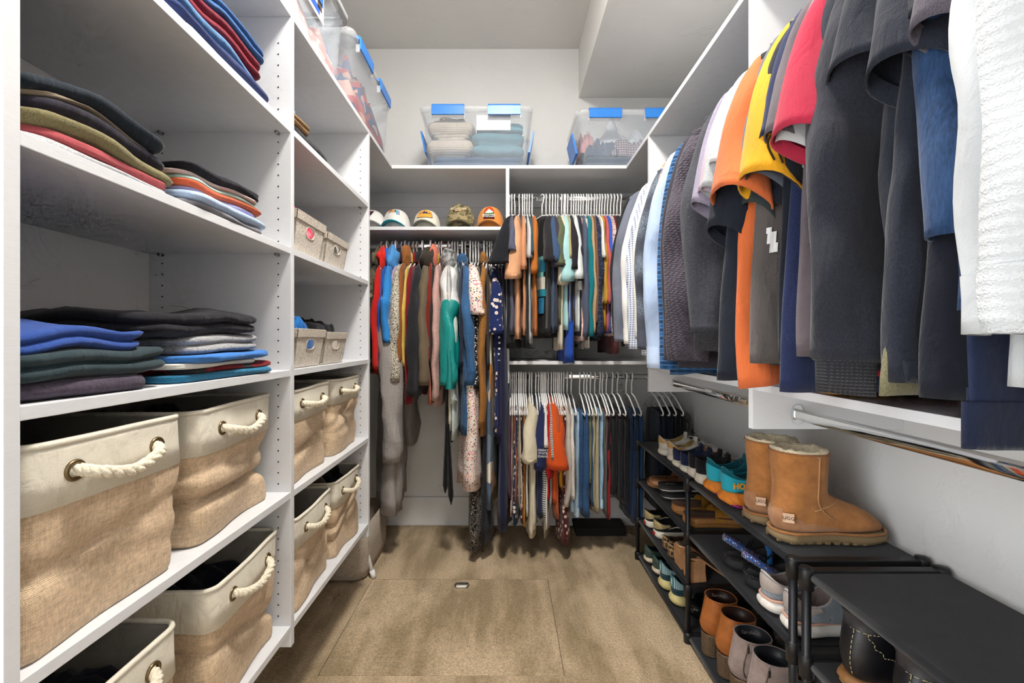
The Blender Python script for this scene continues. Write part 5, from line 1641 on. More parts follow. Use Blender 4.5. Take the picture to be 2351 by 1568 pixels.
# ================================================================== caps
def cap(label, px, mc, mbk, mbr, under, h=0.112, w=0.155, rot=0.0, emblem=None, y=2.485, s=398.8, band=None):
    X = (px - 1163.0) / s
    t = thing('baseball_cap', label, 'cap', (X, y, HAT_Z + T), math.radians(rot), 'baseball caps on the shelf')
    hw_, ln = w / 2, 0.090
    h += 0.006
    def crown(th, ph):
        c, s_ = math.cos(th), math.sin(th)
        ex = 0.72
        cr = math.cos(ph) ** 0.62; sr = math.sin(ph) ** 0.95
        x = hw_ * c * cr * (1 + 0.02 * (1 - sr))
        y_ = ln * s_ * cr
        z = h * sr
        if s_ < 0: z *= 1.0 + 0.06 * (-s_) * cr
        return (x, y_, 0.004 + z)
    nph = 12
    front = MB(); back = MB()
    fr = []; bkr = []
    for j in range(nph + 1):
        ph = PI / 2 * j / nph * 0.995
        fr.append([crown(PI + PI * i / 20, ph) for i in range(21)])
        bkr.append([crown(PI * i / 20, ph) for i in range(21)])
    obj('front_panel', front.rings(fr, False), mc, t)
    obj('mesh_back', back.rings(bkr, False), mbk, t)
    obj('top_button', MB().lathe([(0.001, 0.006), (0.006, 0.004), (0.007, 0.0), (0.001, -0.002)], 12, (0, 0, h + 0.004)), mc, t)
    # curved brim
    rows = []
    for layer in (0, 1):
        for j in range(6):
            q = j / 5 if layer == 0 else 1 - j / 5
            row = []
            for i in range(21):
                a = PI + PI * (0.06 + 0.88 * i / 20)
                x0 = hw_ * 0.99 * math.cos(a); y0 = ln * math.sin(a)
                ext = 0.050 * max(0.0, math.sin(PI * (0.02 + 0.96 * i / 20))) ** 0.7
                x = x0 * (1 + 0.04 * q); yy = y0 - ext * q
                droop = 0.034 * (1 - (x / hw_) ** 2)
                row.append((x, yy, 0.004 + droop * (1 - 0.10 * q) - (0.0045 if layer else 0.0)))
            rows.append(row)
    obj('brim', MB().rings(rows[:6], False), mbr, t)
    obj('brim_underside', MB().rings(rows[6:], False), under, t)
    edge = [(a, b, c - 0.002) for a, b, c in rows[5]]
    obj('brim_edge', MB().tube(edge, 0.003, 6), under if band is None else band, t)
    def surf(u, v, off=0.0025):
        """u = -1..1 across the front, v = 0..1 up the front"""
        p = Vector(crown(PI * 1.5 + u * 0.85, v * PI / 2 * 0.9))
        n = Vector((p.x / hw_ ** 2, p.y / ln ** 2, p.z / h ** 2 * 0.6)).normalized()
        return p + n * off
    if emblem:
        for nm, poly, m, off in emblem:
            if nm != 'text': poly = [(a * 1.7, b - 0.05) for a, b in poly]
            if nm == 'text':
                txt, size, u0, v0 = poly
                u0 *= 1.7; v0 -= 0.05; size *= 1.5
                mb = text_mb(txt, size, 0.0003, True)
                p = surf(u0, v0, off)
                d = (surf(u0, v0 + 0.05, off) - p).normalized()
                mb.xf(frame(p, (1, 0, 0), d))
                obj('lettering', mb, m, t, False)
            else:
                # fan subdivided so that the patch follows the dome
                cu = sum(p[0] for p in poly) / len(poly); cv = sum(p[1] for p in poly) / len(poly)
                R = []
                pl = []
                for k in range(len(poly)):
                    a = poly[k]; b = poly[(k + 1) % len(poly)]
                    for q in range(3): pl.append((a[0] + (b[0] - a[0]) * q / 3, a[1] + (b[1] - a[1]) * q / 3))
                for f in (1.0, 0.75, 0.5, 0.25, 0.02):
                    R.append([tuple(surf(cu + (a - cu) * f, cv + (b - cv) * f, off)) for a, b in pl])
                obj(nm, MB().rings(R, True, False, True), m, t)
    return t
def arch(u, v0, v1, n=10):
    """arched patch outline"""
    pts = [(-u, v0)]
    vm = v0 + (v1 - v0) * 0.45
    for k in range(n + 1):
        a = PI - PI * k / n
        pts.append((u * math.cos(a), vm + (v1 - vm) * math.sin(a)))
    pts.append((u, v0))
    return pts
white_c = F('#dedbd6'); cream_c = F('#dcd6c8'); browm = F('#3b2320'); blk = F('#17181b'); tealb = F('#1796a8')
cap('white cap with a blue back, cut off by the shelf tower', 855, F('#dedcda'), F('#5d86bd', 'camo', '#2b4f86', '#c9d8ea'), F('#d9d7d4'), F('#c9c7c4'), 0.108, 0.16, 10,
    [('badge', [(-0.5, 0.66), (0.22, 0.74), (0.0, 0.46)], F('#2a2430'), 0.002), ('badge_stripe', [(-0.3, 0.66), (0.10, 0.70), (0.02, 0.63), (-0.28, 0.6)], F('#a3263a'), 0.003)])
cap('white cap with a turquoise brim and multicoloured strokes', 911, white_c, browm, white_c, tealb, 0.112, 0.158, 0,
    [('stroke', [(-0.34, 0.78), (-0.26, 0.80), (-0.24, 0.58), (-0.32, 0.56)], F('#d9632b'), 0.0025), ('stroke', [(-0.22, 0.80), (-0.13, 0.82), (-0.15, 0.62), (-0.21, 0.60)], F('#6b4a2c'), 0.0025),
     ('stroke', [(-0.12, 0.84), (-0.02, 0.86), (0.02, 0.64), (-0.10, 0.60)], F('#e39b1f'), 0.0025), ('stroke', [(0.04, 0.80), (0.13, 0.78), (0.14, 0.60), (0.05, 0.62)], F('#7a4a2e'), 0.0025),
     ('stroke', [(0.16, 0.82), (0.25, 0.78), (0.25, 0.50), (0.17, 0.50)], F('#3fa3bd'), 0.0025), ('stroke', [(0.29, 0.74), (0.34, 0.72), (0.33, 0.48), (0.29, 0.48)], F('#3e63a8'), 0.0025)])
pat = arch(0.40, 0.40, 0.82)
cap('cream cap with a half-round orange tree patch', 980.5, cream_c, blk, F('#8f9284'), F('#8b8e80'), 0.108, 0.155, 0,
    [('patch_border', [(a * 1.08, 0.60 + (b - 0.60) * 1.08) for a, b in pat], F('#33283a'), 0.002), ('patch', pat, F('#e0a243'), 0.003),
     ('patch_trees', [(-0.16, 0.56), (-0.10, 0.66), (-0.05, 0.62), (-0.02, 0.76), (0.03, 0.64), (0.10, 0.60), (0.13, 0.68), (0.17, 0.60), (0.26, 0.55)], F('#3d3454'), 0.0036),
     ('patch_tree', [(-0.30, 0.54), (-0.265, 0.70), (-0.23, 0.54)], F('#3d3454'), 0.0036), ('patch_tree', [(0.24, 0.54), (0.28, 0.64), (0.32, 0.54)], F('#3d3454'), 0.0036)])
camo = F('#a08f6c', 'camo', '#4f4e3c', '#6d6a4c', sc=1.6)
cap('tall camouflage cap with a small brown patch', 1057.5, camo, F('#c9ad9c'), camo, F('#6a5f47'), 0.142, 0.172, 0,
    [('patch', [(-0.32, 0.46), (-0.34, 0.62), (0.34, 0.62), (0.32, 0.46)], F('#8a7350'), 0.0025), ('patch_shade', [(-0.30, 0.475), (-0.31, 0.605), (0.0, 0.605), (0.0, 0.475)], F('#4d3c28'), 0.0032),  # left half of the patch in a darker brown
     ('text', ('POWDER', 0.014, -0.02, 0.565), F('#d8c9a4'), 0.0042), ('text', ('MTN', 0.010, -0.06, 0.50), F('#d8c9a4'), 0.0042)])
pat = arch(0.25, 0.30, 0.80)
org = F('#d88f48')
cap('orange cap with an arched mountain patch', 1126, org, F('#182533'), org, F('#c98040'), 0.127, 0.158, -4,
    [('patch_border', [(a * 1.1, 0.55 + (b - 0.55) * 1.07) for a, b in pat], F('#22201f'), 0.002), ('patch', pat, F('#c5402a'), 0.003),
     ('patch_sun', [(-0.14, 0.56), (0.0, 0.70), (0.16, 0.56)], F('#e8a83a'), 0.0034), ('patch_mountain', [(-0.22, 0.48), (-0.1, 0.58), (0.02, 0.64), (0.12, 0.58), (0.22, 0.54), (0.22, 0.46)], F('#e9e9ea'), 0.0038),
     ('patch_meadow', [(-0.23, 0.42), (-0.22, 0.49), (0.0, 0.47), (0.23, 0.50), (0.23, 0.42)], F('#4c7a3c'), 0.0042), ('patch_base', [(-0.24, 0.31), (-0.24, 0.43), (0.24, 0.43), (0.24, 0.31)], F('#1c1a19'), 0.0044),
     ('text', ('MIDDLE FORK', 0.0075, 0, 0.40), F('#e9e9e9'), 0.0052), ('text', ('OF THE SALMON', 0.006, 0, 0.345), F('#e9e9e9'), 0.0052)], band=org)

# ================================================================== shoe racks
M_RACK = solid('rack_black_plastic', '#16171a', 0.42, 0.4, var=0.05)
M_RTUBE = solid('rack_black_steel', '#26272b', 0.35, 0.5, 0.3, var=0.04)
M_RCLOTH = F('#1b1c20', 'suede')
RX0, RX1 = 0.710, 1.030
TIER = [0.632, 0.424, 0.214, 0.026]

def rack(label, bays, tiers):
    """bays = post positions along Y; tiers = list of (bay index, tier index)"""
    t = thing('shoe_rack', label, 'shoe rack', ((RX0 + RX1) / 2, (bays[0] + bays[-1]) / 2, 0))
    l = t.location
    for k, y in enumerate(bays):
        used = sorted({i for b, i in tiers if b in (k - 1, k)})
        for x in (RX0, RX1):
            p = obj('post', MB().tube([(x - l[0], y - l[1], 0.0), (x - l[0], y - l[1], TIER[0] + 0.006)], 0.0098, 12), M_RTUBE, t)
        for i in used:
            z = TIER[i]
            e = obj('end_bar', MB().box(RX0 - l[0], RX1 - l[0], y - 0.011 - l[1], y + 0.011 - l[1], z - 0.016, z + 0.008), M_RACK, t, False, bevel=0.003)
            for x in (RX0, RX1):
                obj('connector', MB().lathe([(0.010, -0.040), (0.0155, -0.038), (0.0165, 0.006), (0.014, 0.012), (0.004, 0.0135)], 16, (x - l[0], y - l[1], z)), M_RACK, e)
    for b, i in tiers:
        y0, y1 = sorted((bays[b], bays[b + 1]))
        z = TIER[i]
        sh = obj('shelf_cloth', None or cloth_sheet(RX0 + 0.004 - l[0], RX1 - 0.004 - l[0], y0 + 0.014 - l[1], y1 - 0.014 - l[1], z + 0.004, 0.004), M_RCLOTH, t)
        for x in (RX0 + 0.006, RX1 - 0.006):
            obj('rail', MB().tube([(x - l[0], y0 - l[1], z - 0.006), (x - l[0], y1 - l[1], z - 0.006)], 0.0085, 10), M_RTUBE, sh)
            obj('hem_sleeve', MB().tube([(x - l[0], y0 + 0.02 - l[1], z - 0.0055), (x - l[0], y1 - 0.02 - l[1], z - 0.0055)], 0.0098, 10), M_RCLOTH, sh)
    return t

def cloth_sheet(x0, x1, y0, y1, z, sag):
    n = 10
    top = []; bot = []
    for j in range(n + 1):
        v = j / n
        top.append([(x0 + (x1 - x0) * i / n, y0 + (y1 - y0) * v, z - sag * math.sin(PI * i / n) * math.sin(PI * v)) for i in range(n + 1)])
    mb = MB().rings(top, False)
    mb.rings([[(x, y, q - 0.003) for x, y, q in r][::-1] for r in top], False)
    return mb

rack('tall black shoe rack with cloth shelves in two bays along the right wall', [2.335, 1.690, 1.070], [(0, 0), (0, 1), (0, 2), (0, 3), (1, 0), (1, 1), (1, 3)])
rack('black shoe rack nearest the camera with an empty cloth top', [1.022, 0.40], [(0, 0), (0, 1), (0, 3)])

# ================================================================== shoes: own +x from heel to toe, z up
def outline(L, W, n=44, toe=0.9, heel=0.68, grow=0.0, point=0.0):
    pts = []
    tab = [(0.0, 0.0), (0.015, 0.40), (0.05, 0.56), (0.12, heel), (0.30, heel * 0.97), (0.45, 0.74), (0.62, 0.94), (0.72, 1.0), (0.82, 0.95), (0.90, 0.78 * toe / 0.9), (0.96, 0.52 * toe / 0.9), (0.99, 0.26), (1.0, 0.0)]
    xs_ = [a for a, b in tab]; ws_ = [b for a, b in tab]
    for k in range(n):
        a = PI * k / (n - 1)
        u = 0.5 - 0.5 * math.cos(a)
        w = np.interp(u, xs_, ws_) * W / 2
        pts.append((u, w))
    up = [(u * L + (grow if u > 0.5 else -grow) * abs(2 * u - 1), w + (grow if 0 < k < n - 1 else 0)) for k, (u, w) in enumerate(pts)]
    dn = [(x, -y) for x, y in up[-2:0:-1]]
    return up + dn

def sole_mb(L, W, zh, zt, z0=0.0, rock=0.012, flare=0.004, toe=0.9, heel=0.68, rows=5, wavy=0.0):
    """sole whose top runs from zh at the heel to zt at the toe"""
    o = outline(L, W, toe=toe, heel=heel)
    R = []
    for k in range(rows + 1):
        q = k / rows
        ring = []
        for i, (x, y) in enumerate(o):
            u = x / L
            top = zh + (zt - zh) * min(1, max(0, u * 1.15))
            bot = z0 + rock * max(0, (u - 0.72) / 0.28) ** 2 + rock * 0.5 * max(0, (0.12 - u) / 0.12) ** 2
            f = 1 + flare / (W / 2) * math.sin(PI * min(1, q * 1.1)) * 1.2
            if q == 0: f *= 0.95
            z = bot + (top - bot) * q
            wv = wavy * math.sin(x * 260 + q * 9) if 0 < k < rows else 0
            cx = L * 0.5
            ring.append((cx + (x - cx) * (1 + (f - 1) * 0.45) , y * f + wv * (1 if y > 0 else -1), z))
        R.append(ring)
    mb = MB().rings(R)
    n = len(o)
    # caps as strips across the width (ring goes up one side and back along the other)
    m = n // 2 + 1
    for base, rev in ((0, True), (rows * n, False)):
        fs = []
        for i in range(1, m - 1):
            a, b = i, i + 1
            c, d = (n - i) % n, (n - i - 1) % n
            if i == 1: fs.append((base + 0, base + 1, base + n - 1))
            if b <= m - 2: fs.append((base + a, base + b, base + d, base + c))
        fs.append((base + m - 2, base + m - 1, base + m))
        mb.f.extend([f[::-1] if rev else f for f in fs])
    return mb

def upper_rows(L, W, hc, z0, tongue=0.42, vamp=0.6, toeh=0.34, collar=1.0, hw_c=0.30, heel_in=0.0):
    w = W / 2
    return [(tongue * L, z0 + hc * 1.04, 0.005 * L + heel_in, z0 + hc * collar, w * 2 * hw_c, 0),
            ((tongue + 0.02) * L, z0 + hc * 0.96, -0.004 * L, z0 + hc * 0.78 * collar, w * 0.70, 0),
            ((tongue + 0.06) * L, z0 + hc * 0.86, 0.002 * L, z0 + hc * 0.36, w * 0.74, 0),
            ((tongue + 0.14) * L, z0 + hc * (vamp + 0.14), 0.03 * L, z0 - 0.002, w * 0.76, 0),
            (0.66 * L, z0 + hc * vamp, 0.24 * L, z0 - 0.003, w * 0.86, 0),
            (0.79 * L, z0 + hc * (vamp * 0.78), 0.52 * L, z0 - 0.004, w * 0.95, 0),
            (0.92 * L, z0 + hc * toeh, 0.78 * L, z0 - 0.004, w * 0.80, 0),
            (0.985 * L, z0 + hc * 0.14, 0.95 * L, z0 - 0.003, w * 0.42, 0)]

def lining_rings(r0, depth, n_in=0.9):
    n = len(r0)
    cx = sum(p[0] for p in r0) / n; cy = sum(p[1] for p in r0) / n; cz = sum(p[2] for p in r0) / n
    out = [r0]
    for f, d in ((0.90, 0.0), (0.86, -depth * 0.5), (0.80, -depth)):
        out.append([(cx + (x - cx) * f, cy + (y - cy) * f, (z if d == 0 else z * 0.6 + cz * 0.4) + d) for x, y, z in r0])
    return out

def laces(t, rows, m, n=5, i0=2, i1=4.4, r=0.0022, span=0.5, bow=True):
    pts = cat_interp(rows, 6)
    for k in range(n):
        q = (i0 + (i1 - i0) * k / (n - 1)) * 6
        a = pts[int(q)]
        x, z, w = a[0], a[1], a[4] * span
        p = [(x + 0.004, -w, z - 0.010), (x + 0.002, -w * 0.5, z - 0.001), (x, 0, z + 0.0025), (x - 0.002, w * 0.5, z - 0.001), (x - 0.004, w, z - 0.010)]
        obj('lace', MB().tube(p, r, 6), m, t)
    if bow:
        a = pts[int(i0 * 6)]
        for s_ in (-1, 1):
            lp = [(a[0], 0, a[1] + 0.003), (a[0] + 0.01, s_ * 0.018, a[1] + 0.012), (a[0] + 0.022, s_ * 0.034, a[1] + 0.002), (a[0] + 0.012, s_ * 0.030, a[1] - 0.008), (a[0], 0, a[1] + 0.001)]
            obj('lace', MB().tube([tuple(p) for p in cat_interp(lp, 3)], r * 0.9, 6), m, t)

SG = 'pairs of shoes on the racks'
def shoe(name, label, x, y, z, L, W, yaw, upper, lining, sole, hc=0.066, zh=0.026, zt=0.020, lace=None, heel=None, rows_kw=None, wavy=0.0, foxing=None, cat='shoe', flare=0.003, toe=0.9, rock=0.008, sole2=None, heelw=0.68, dip=0.42):
    t = thing(name, label, cat, (x, y, z), math.radians(yaw), SG)
    mb = sole_mb(L, W, zh, zt, 0.0 if not sole2 else 0.006, rock, flare, toe, rows=7 if wavy else 4, wavy=wavy, heel=heelw)
    obj('sole', mb, sole, t)
    if sole2: obj('outsole', sole_mb(L, W * 0.98, 0.007, 0.007, 0.0, rock, 0.001, toe, rows=2, heel=heelw), sole2, t)
    rows = upper_rows(L, W, hc, (zh + zt) / 2 - 0.003, **(rows_kw or {}))
    rows[3] = (rows[3][0], rows[3][1], rows[3][2], zh - 0.004, rows[3][4], 0)
    rs = pq_rings(rows, 4, 24, 0.82)
    for k in range(10):
        n = len(rs[k])
        rs[k] = [(x_, y_, z_ - dip * hc * (1 - k / 10) * math.sin(2 * PI * i / n) ** 2) for i, (x_, y_, z_) in enumerate(rs[k])]
    obj('upper', MB().rings(rs, True, False, True), upper, t)
    obj('lining', MB().rings([r[::-1] for r in lining_rings(rs[0], hc * 0.62)], True, False, True), lining, t)
    obj('collar_edge', MB().tube(rs[0], 0.0028, 7, closed=True), heel[1] if heel else upper, t)
    # tongue
    a = rows[0]
    tg = pq_rings([(a[0] + 0.014, a[1] + 0.016, a[0] + 0.006, a[1] + 0.016, a[4] * 0.55, 0), (a[0] + 0.012, a[1] - 0.004, a[0] + 0.0, a[1] - 0.004, a[4] * 0.6, 0), (rows[2][0], rows[2][1] - 0.002, rows[2][0] - 0.02, rows[2][1] - 0.01, a[4] * 0.5, 0)], 3, 12)
    obj('tongue', MB().rings(tg, True, True, True), upper, t)
    if heel:
        # panel wrapped round the heel
        hr = []
        for r in rs[1:12]:
            n = len(r)
            hr.append([r[i] for i in range(n)])
        mb = MB()
        seg = []
        for r in rs[heel[2]:heel[3]]:
            n = len(r)
            idx = list(range(n // 2 - 6, n // 2 + 7))
            cx = sum(p[0] for p in r) / n
            seg.append([(cx + (r[i][0] - cx) * 1.018, r[i][1] * 1.05, r[i][2]) for i in idx])
        obj('heel_counter', MB().rings(seg, False), heel[0], t)
    if foxing:
        o = outline(L * 1.004, W * 1.03)
        k = lambda u: zh + (zt - zh) * min(1, u * 1.15)
        obj('foxing_stripe', MB().tube([(x_, y_, k(x_ / L) - 0.006) for x_, y_ in o], 0.0016, 6, closed=True), foxing, t)
    if lace: laces(t, rows, lace)
    return t, rows, rs

def pair(fn, label, name, x, ys, z, yaws, **kw):
    out = []
    for k, (y, yw) in enumerate(zip(ys, yaws)):
        lb = label[k]
        out.append(fn(name, lb, x[k] if isinstance(x, (list, tuple)) else x, y, z[k] if isinstance(z, (list, tuple)) else z, yaw=yw, **kw))
    return out

ZT = [q + 0.0085 for q in TIER]
black_in = F('#16161a')
# cream sneakers with gold heels
pair(shoe, ['cream sneaker with gold heel patch, far one at the rack corner', 'cream sneaker with gold heel patch, beside the navy pair'], 'sneaker', [0.722, 0.726], [2.045, 1.935], ZT[0], [-2, 3],
     L=0.275, W=0.098, upper=F('#c9c2b9', 'leather'), lining=F('#8d7438', 'leather'), sole=solid('cream_rubber', '#cfc7ba', 0.6), hc=0.064, zh=0.030, zt=0.026, lace=F('#a7a2a0'), heel=(F('#b08a52', 'shiny'), F('#b9b1a6', 'leather'), 1, 7))
# navy sneakers
for t, rows, rs in pair(shoe, ['navy sneaker with white sole, farther one', 'navy sneaker with white sole and a white diamond mark'], 'sneaker', [0.716, 0.718], [1.852, 1.775], ZT[0], [0, 2],
     L=0.262, W=0.092, upper=F('#1b2342'), lining=F('#1d2a3c'), sole=solid('ivory_rubber', '#d0ccb9', 0.55), hc=0.056, zh=0.030, zt=0.024, lace=F('#9a6236', 'leather'), foxing=solid('navy_line', '#1b2342', 0.6)):
    obj('diamond_mark', MB().add([(0.030, -0.0402, 0.052), (0.037, -0.0402, 0.058), (0.044, -0.0402, 0.052), (0.037, -0.0402, 0.046)], [(0, 1, 2, 3)]), solid('white_print', '#efefef', 0.5), t, False)
# black sneakers with ribbed white sole
pair(shoe, ['black sneaker with ribbed white sole, farther one', 'black sneaker with ribbed white sole, next to the turquoise shoe'], 'sneaker', [0.722, 0.718], [1.708, 1.632], ZT[0], [0, 3],
     L=0.27, W=0.094, upper=F('#16161a'), lining=black_in, sole=solid('dirty_white_rubber', '#c9bfb0', 0.6), hc=0.060, zh=0.040, zt=0.030, lace=F('#a89c8c'), wavy=0.0012, rows_kw=dict(collar=1.05))
# turquoise running shoes with orange soles
orange_s = solid('orange_foam', '#d9812f', 0.65, 0.3, var=0.12, nscale=40)
for k, (t, rows, rs) in enumerate(pair(shoe, ['turquoise running shoe with orange foam sole, farther one', 'turquoise running shoe with orange foam sole, next to the tan boots'], 'running_shoe', [0.716, 0.714], [1.535, 1.425], ZT[0], [2, 4],
     L=0.28, W=0.104, upper=F('#0f5764'), lining=F('#0c3f4a'), sole=orange_s, hc=0.078, zh=0.046, zt=0.034, lace=None, heel=(F('#2aa0b4'), F('#0f6d7c'), 4, 13), wavy=0.0022, flare=0.008, rock=0.018, rows_kw=dict(collar=1.1, tongue=0.46))):
    obj('outsole_lug', MB().tube([(0.012, -0.030, 0.010), (0.03, -0.040, 0.004), (0.06, -0.042, 0.003)], 0.005, 8), solid('plum_rubber', '#8c1c6a', 0.6), t)
    obj('pull_tab', MB().box(0.125, 0.150, -0.036, -0.030, 0.095, 0.115), F('#b8cf86'), t, False, bevel=0.003)
    if k == 1:
        mb = text_mb('HOKA', 0.026, 0.0012, True)
        mb.xf(frame((0.046, -0.0455, 0.071), (1, -0.05, -0.02), (0.10, 0.10, 1)))
        obj('lettering', mb, solid('orange_print', '#f0a02c', 0.5), t, False)
    else:
        obj('bird_mark', MB().tube([(0.030, -0.0445, 0.084), (0.046, -0.0455, 0.072), (0.052, -0.0460, 0.070), (0.082, -0.0462, 0.073)], [0.0005, 0.0022, 0.0026, 0.0005], 6), solid('orange_print', '#f0a02c', 0.5), t)

# tan sheepskin boots
suede = F('#a9713f', 'suede'); suede2 = F('#a87a58', 'suede')
fleece = F('#e2d3b4', 'fleece')
M_BSOLE = solid('gum_sole', '#7d6a4c', 0.7, bump=0.3, bscale=60)
def boot(label, x, y, z, yaw, L=0.30, W=0.112, hgt=0.236):
    t = thing('sheepskin_boot', label, 'boot', (x, y, z), math.radians(yaw), SG)
    obj('sole', sole_mb(L, W, 0.030, 0.026, 0.0, 0.010, 0.004, 0.98, rows=4, heel=0.80), M_BSOLE, t)
    for k in range(13):
        q = 0.02 + 0.075 * k
        for s_ in (-1, 1):
            w = np.interp(q, [0, 0.1, 0.3, 0.7, 0.9, 1.0], [0.3, 0.78, 0.78, 1.0, 0.8, 0.2]) * W / 2
            obj('tread_lug', MB().box(q * L - 0.005, q * L + 0.006, s_ * w - 0.003, s_ * w + 0.003, 0.003, 0.012), M_BSOLE, t, False)
    rows = [(0.148, hgt, 0.004, hgt + 0.004, 0.058, 0), (0.146, hgt - 0.04, 0.006, hgt - 0.04, 0.0555, 0), (0.145, hgt - 0.08, 0.010, hgt - 0.09, 0.052, 0), (0.150, 0.125, 0.006, 0.100, 0.049, 0),
            (0.180, 0.108, -0.002, 0.058, 0.046, 0), (0.215, 0.094, 0.022, 0.024, 0.047, 0), (0.245, 0.082, 0.10, 0.022, 0.051, 0), (0.274, 0.064, 0.18, 0.022, 0.050, 0), (0.292, 0.045, 0.25, 0.022, 0.036, 0), (0.297, 0.030, 0.285, 0.022, 0.018, 0)]
    rs = pq_rings(rows, 4, 32, 0.92, 0.0016, y * 9, 22)
    obj('upper', MB().rings(rs, True, False, True), suede, t)
    # heel counter panel
    seg = []
    for k, r in enumerate(rs[13:25]):
        n = len(r)
        span = int(3 + 4.6 * min(1.0, k / 6))
        ids = [n // 2 + (i / 8) * span for i in range(-8, 9)]
        cx = sum(p[0] for p in r) / n
        row = []
        for f in ids:
            a = int(math.floor(f)); b = a + 1; q = f - a
            p = Vector(r[a % n]) * (1 - q) + Vector(r[b % n]) * q
            row.append((cx + (p.x - cx) * 1.012 - 0.0006, p.y * 1.016, p.z))
        seg.append(row)
    obj('heel_counter', MB().rings(seg, False), suede2, t)
    obj('welt', MB().tube([(a, b, 0.0285) for a, b in outline(L * 1.0, W * 1.03, heel=0.80, toe=0.98)], 0.004, 8, closed=True), F('#9a683c', 'suede'), t)
    # fleece collar
    r0 = rs[0]; n = len(r0)
    cx = sum(p[0] for p in r0) / n
    R = []
    for k, (f, dz) in enumerate(((0.985, -0.003), (0.97, 0.008), (0.90, 0.013), (0.80, 0.004), (0.72, -0.03), (0.62, -0.10))):
        R.append([(cx + (p[0] - cx) * (f + 0.05 * nz(p[0] * 90, p[1] * 90, k + y * 7)), p[1] * (f + 0.05 * nz(p[1] * 90, p[0] * 90, k)), p[2] + dz + 0.008 * nz(p[0] * 130, p[1] * 130, k * 2.0 + y)) for p in r0])
    obj('fleece_lining', MB().rings(R, True, False, True), fleece, t)
    obj('collar_binding', MB().tube(r0, 0.003, 7, closed=True), F('#9a653a', 'suede'), t)
    # side seam and instep seam
    side = [r[3 * n // 4 + 1] for r in rs[1:21]]
    obj('side_seam', MB().tube([(p[0], p[1] - 0.0012, p[2]) for p in side], 0.0021, 6), F('#b98a5a', 'suede'), t)
    ins = []
    r = rs[15]
    ins = [(r[i][0] + 0.001, r[i][1] * 1.01, r[i][2]) for i in range(n - 8, n)] + [(r[i][0] + 0.001, r[i][1] * 1.01, r[i][2]) for i in range(0, 9)]
    obj('instep_seam', MB().tube(ins, 0.0021, 6), F('#b98a5a', 'suede'), t)
    # heel badge
    yb_ = -0.030
    lab = thing_part('heel_badge', t)
    obj('badge', MB().box(-0.0015, 0.0015, -0.013, 0.013, -0.012, 0.012), F('#d8b79c', 'suede'), lab, False, bevel=0.0008)
    mb = text_mb('UGG', 0.0125, 0.0003, False)
    mb.xf(frame((-0.0019, 0, 0), (0, -1, 0), (0, 0, 1)))
    obj('lettering', mb, F('#3a2a20'), lab, False)
    lab.location = (0.020, -0.0395, 0.070)
    lab.rotation_euler = (0, 0.0, math.radians(60))
    return t
boot('tan sheepskin boot standing behind the other', 0.722, 1.300, ZT[0], 1)
boot('tan sheepskin boot nearest the camera', 0.724, 1.180, ZT[0], 2, 0.305)

# slides and sandals
def slide(name, label, x, y, z, yaw=0, L=0.26, W=0.096, foot=None, bed=None, straps=(), zh=0.028, zt=0.022, strapm=None, lip=True, wavy=0.0, mid=None, text=None):
    t = thing(name, label, 'sandal', (x, y, z), math.radians(yaw), SG)
    obj('sole', sole_mb(L, W, zh, zt, 0.0, 0.008, 0.002, 0.95, heel=0.78, rows=4, wavy=wavy), foot, t)
    if mid: obj('midsole_line', MB().tube([(a, b, zh * 0.45) for a, b in outline(L * 1.004, W * 1.04, heel=0.78)], 0.003, 6, closed=True), mid, t)
    b = sole_mb(L * 0.97, W * 0.95, 0.004, 0.004, 0.0, 0.0, 0.0, 0.95, heel=0.78, rows=2)
    b.v = [(a + L * 0.015, c, d + zh - 0.001 + (zt - zh) * min(1, a / L * 1.15)) for a, c, d in b.v]
    obj('footbed', b, bed, t)
    if lip: obj('rim', MB().tube([(a, c, zh + (zt - zh) * min(1, a / L * 1.15) + 0.003) for a, c in outline(L * 0.985, W * 0.97, heel=0.78)], 0.0032, 6, closed=True), bed, t)
    for (x0, x1, hgt, m) in straps:
        R = []
        for j in range(7):
            q = j / 6
            row = []
            for i in range(17):
                a = PI * i / 16
                xx = x0 + (x1 - x0) * q
                w = np.interp(xx / L, [0, 0.12, 0.45, 0.72, 0.9, 1.0], [0.4, 0.78, 0.74, 1.0, 0.78, 0.2]) * W / 2 + 0.003
                row.append((xx + 0.012 * math.sin(a), w * math.cos(a), zt * 0.5 + hgt * math.sin(a) ** 0.7 * (1 - 0.25 * q)))
            R.append(row)
        R2 = [[(p[0], p[1] * 0.95, p[2] - 0.0035) for p in r][::-1] for r in R]
        obj('strap', MB().rings(R, False).rings(R2, False), m, t)
    if text:
        mb = text_mb(text, 0.022, 0.0003, True)
        mb.xf(frame((0.055, -0.002, zh + 0.0045), (1, 0, -0.02), (0, 1, 0)))
        obj('lettering', mb, solid('grey_print', '#8b8b8b', 0.6), t, False)
    return t
tan_l = F('#8a5f3f', 'leather'); cork = F('#6d4c33', 'suede')
slide('slide_sandal', 'brown leather slide in the far corner of the second tier', 0.725, 2.215, ZT[1] + 0.0, 2, foot=F('#a0744f', 'leather'), bed=tan_l, straps=((0.12, 0.20, 0.055, tan_l),))
slide('slide_sandal', 'brown leather slide resting over the other in the corner', 0.716, 2.150, ZT[1] + 0.030, 4, foot=F('#a0744f', 'leather'), bed=tan_l, straps=((0.12, 0.20, 0.055, tan_l),))
mar = solid('black_marbled_foam', '#2a2b2e', 0.7, var=0.5, nscale=120)
wl = solid('white_line_rubber', '#c9c9c6', 0.6)
slide('slide_sandal', 'black speckled slide lying underneath', 0.735, 2.045, ZT[1], 0, foot=mar, bed=mar, straps=((0.13, 0.21, 0.05, F('#18181b')),), mid=wl, zh=0.03, zt=0.026)
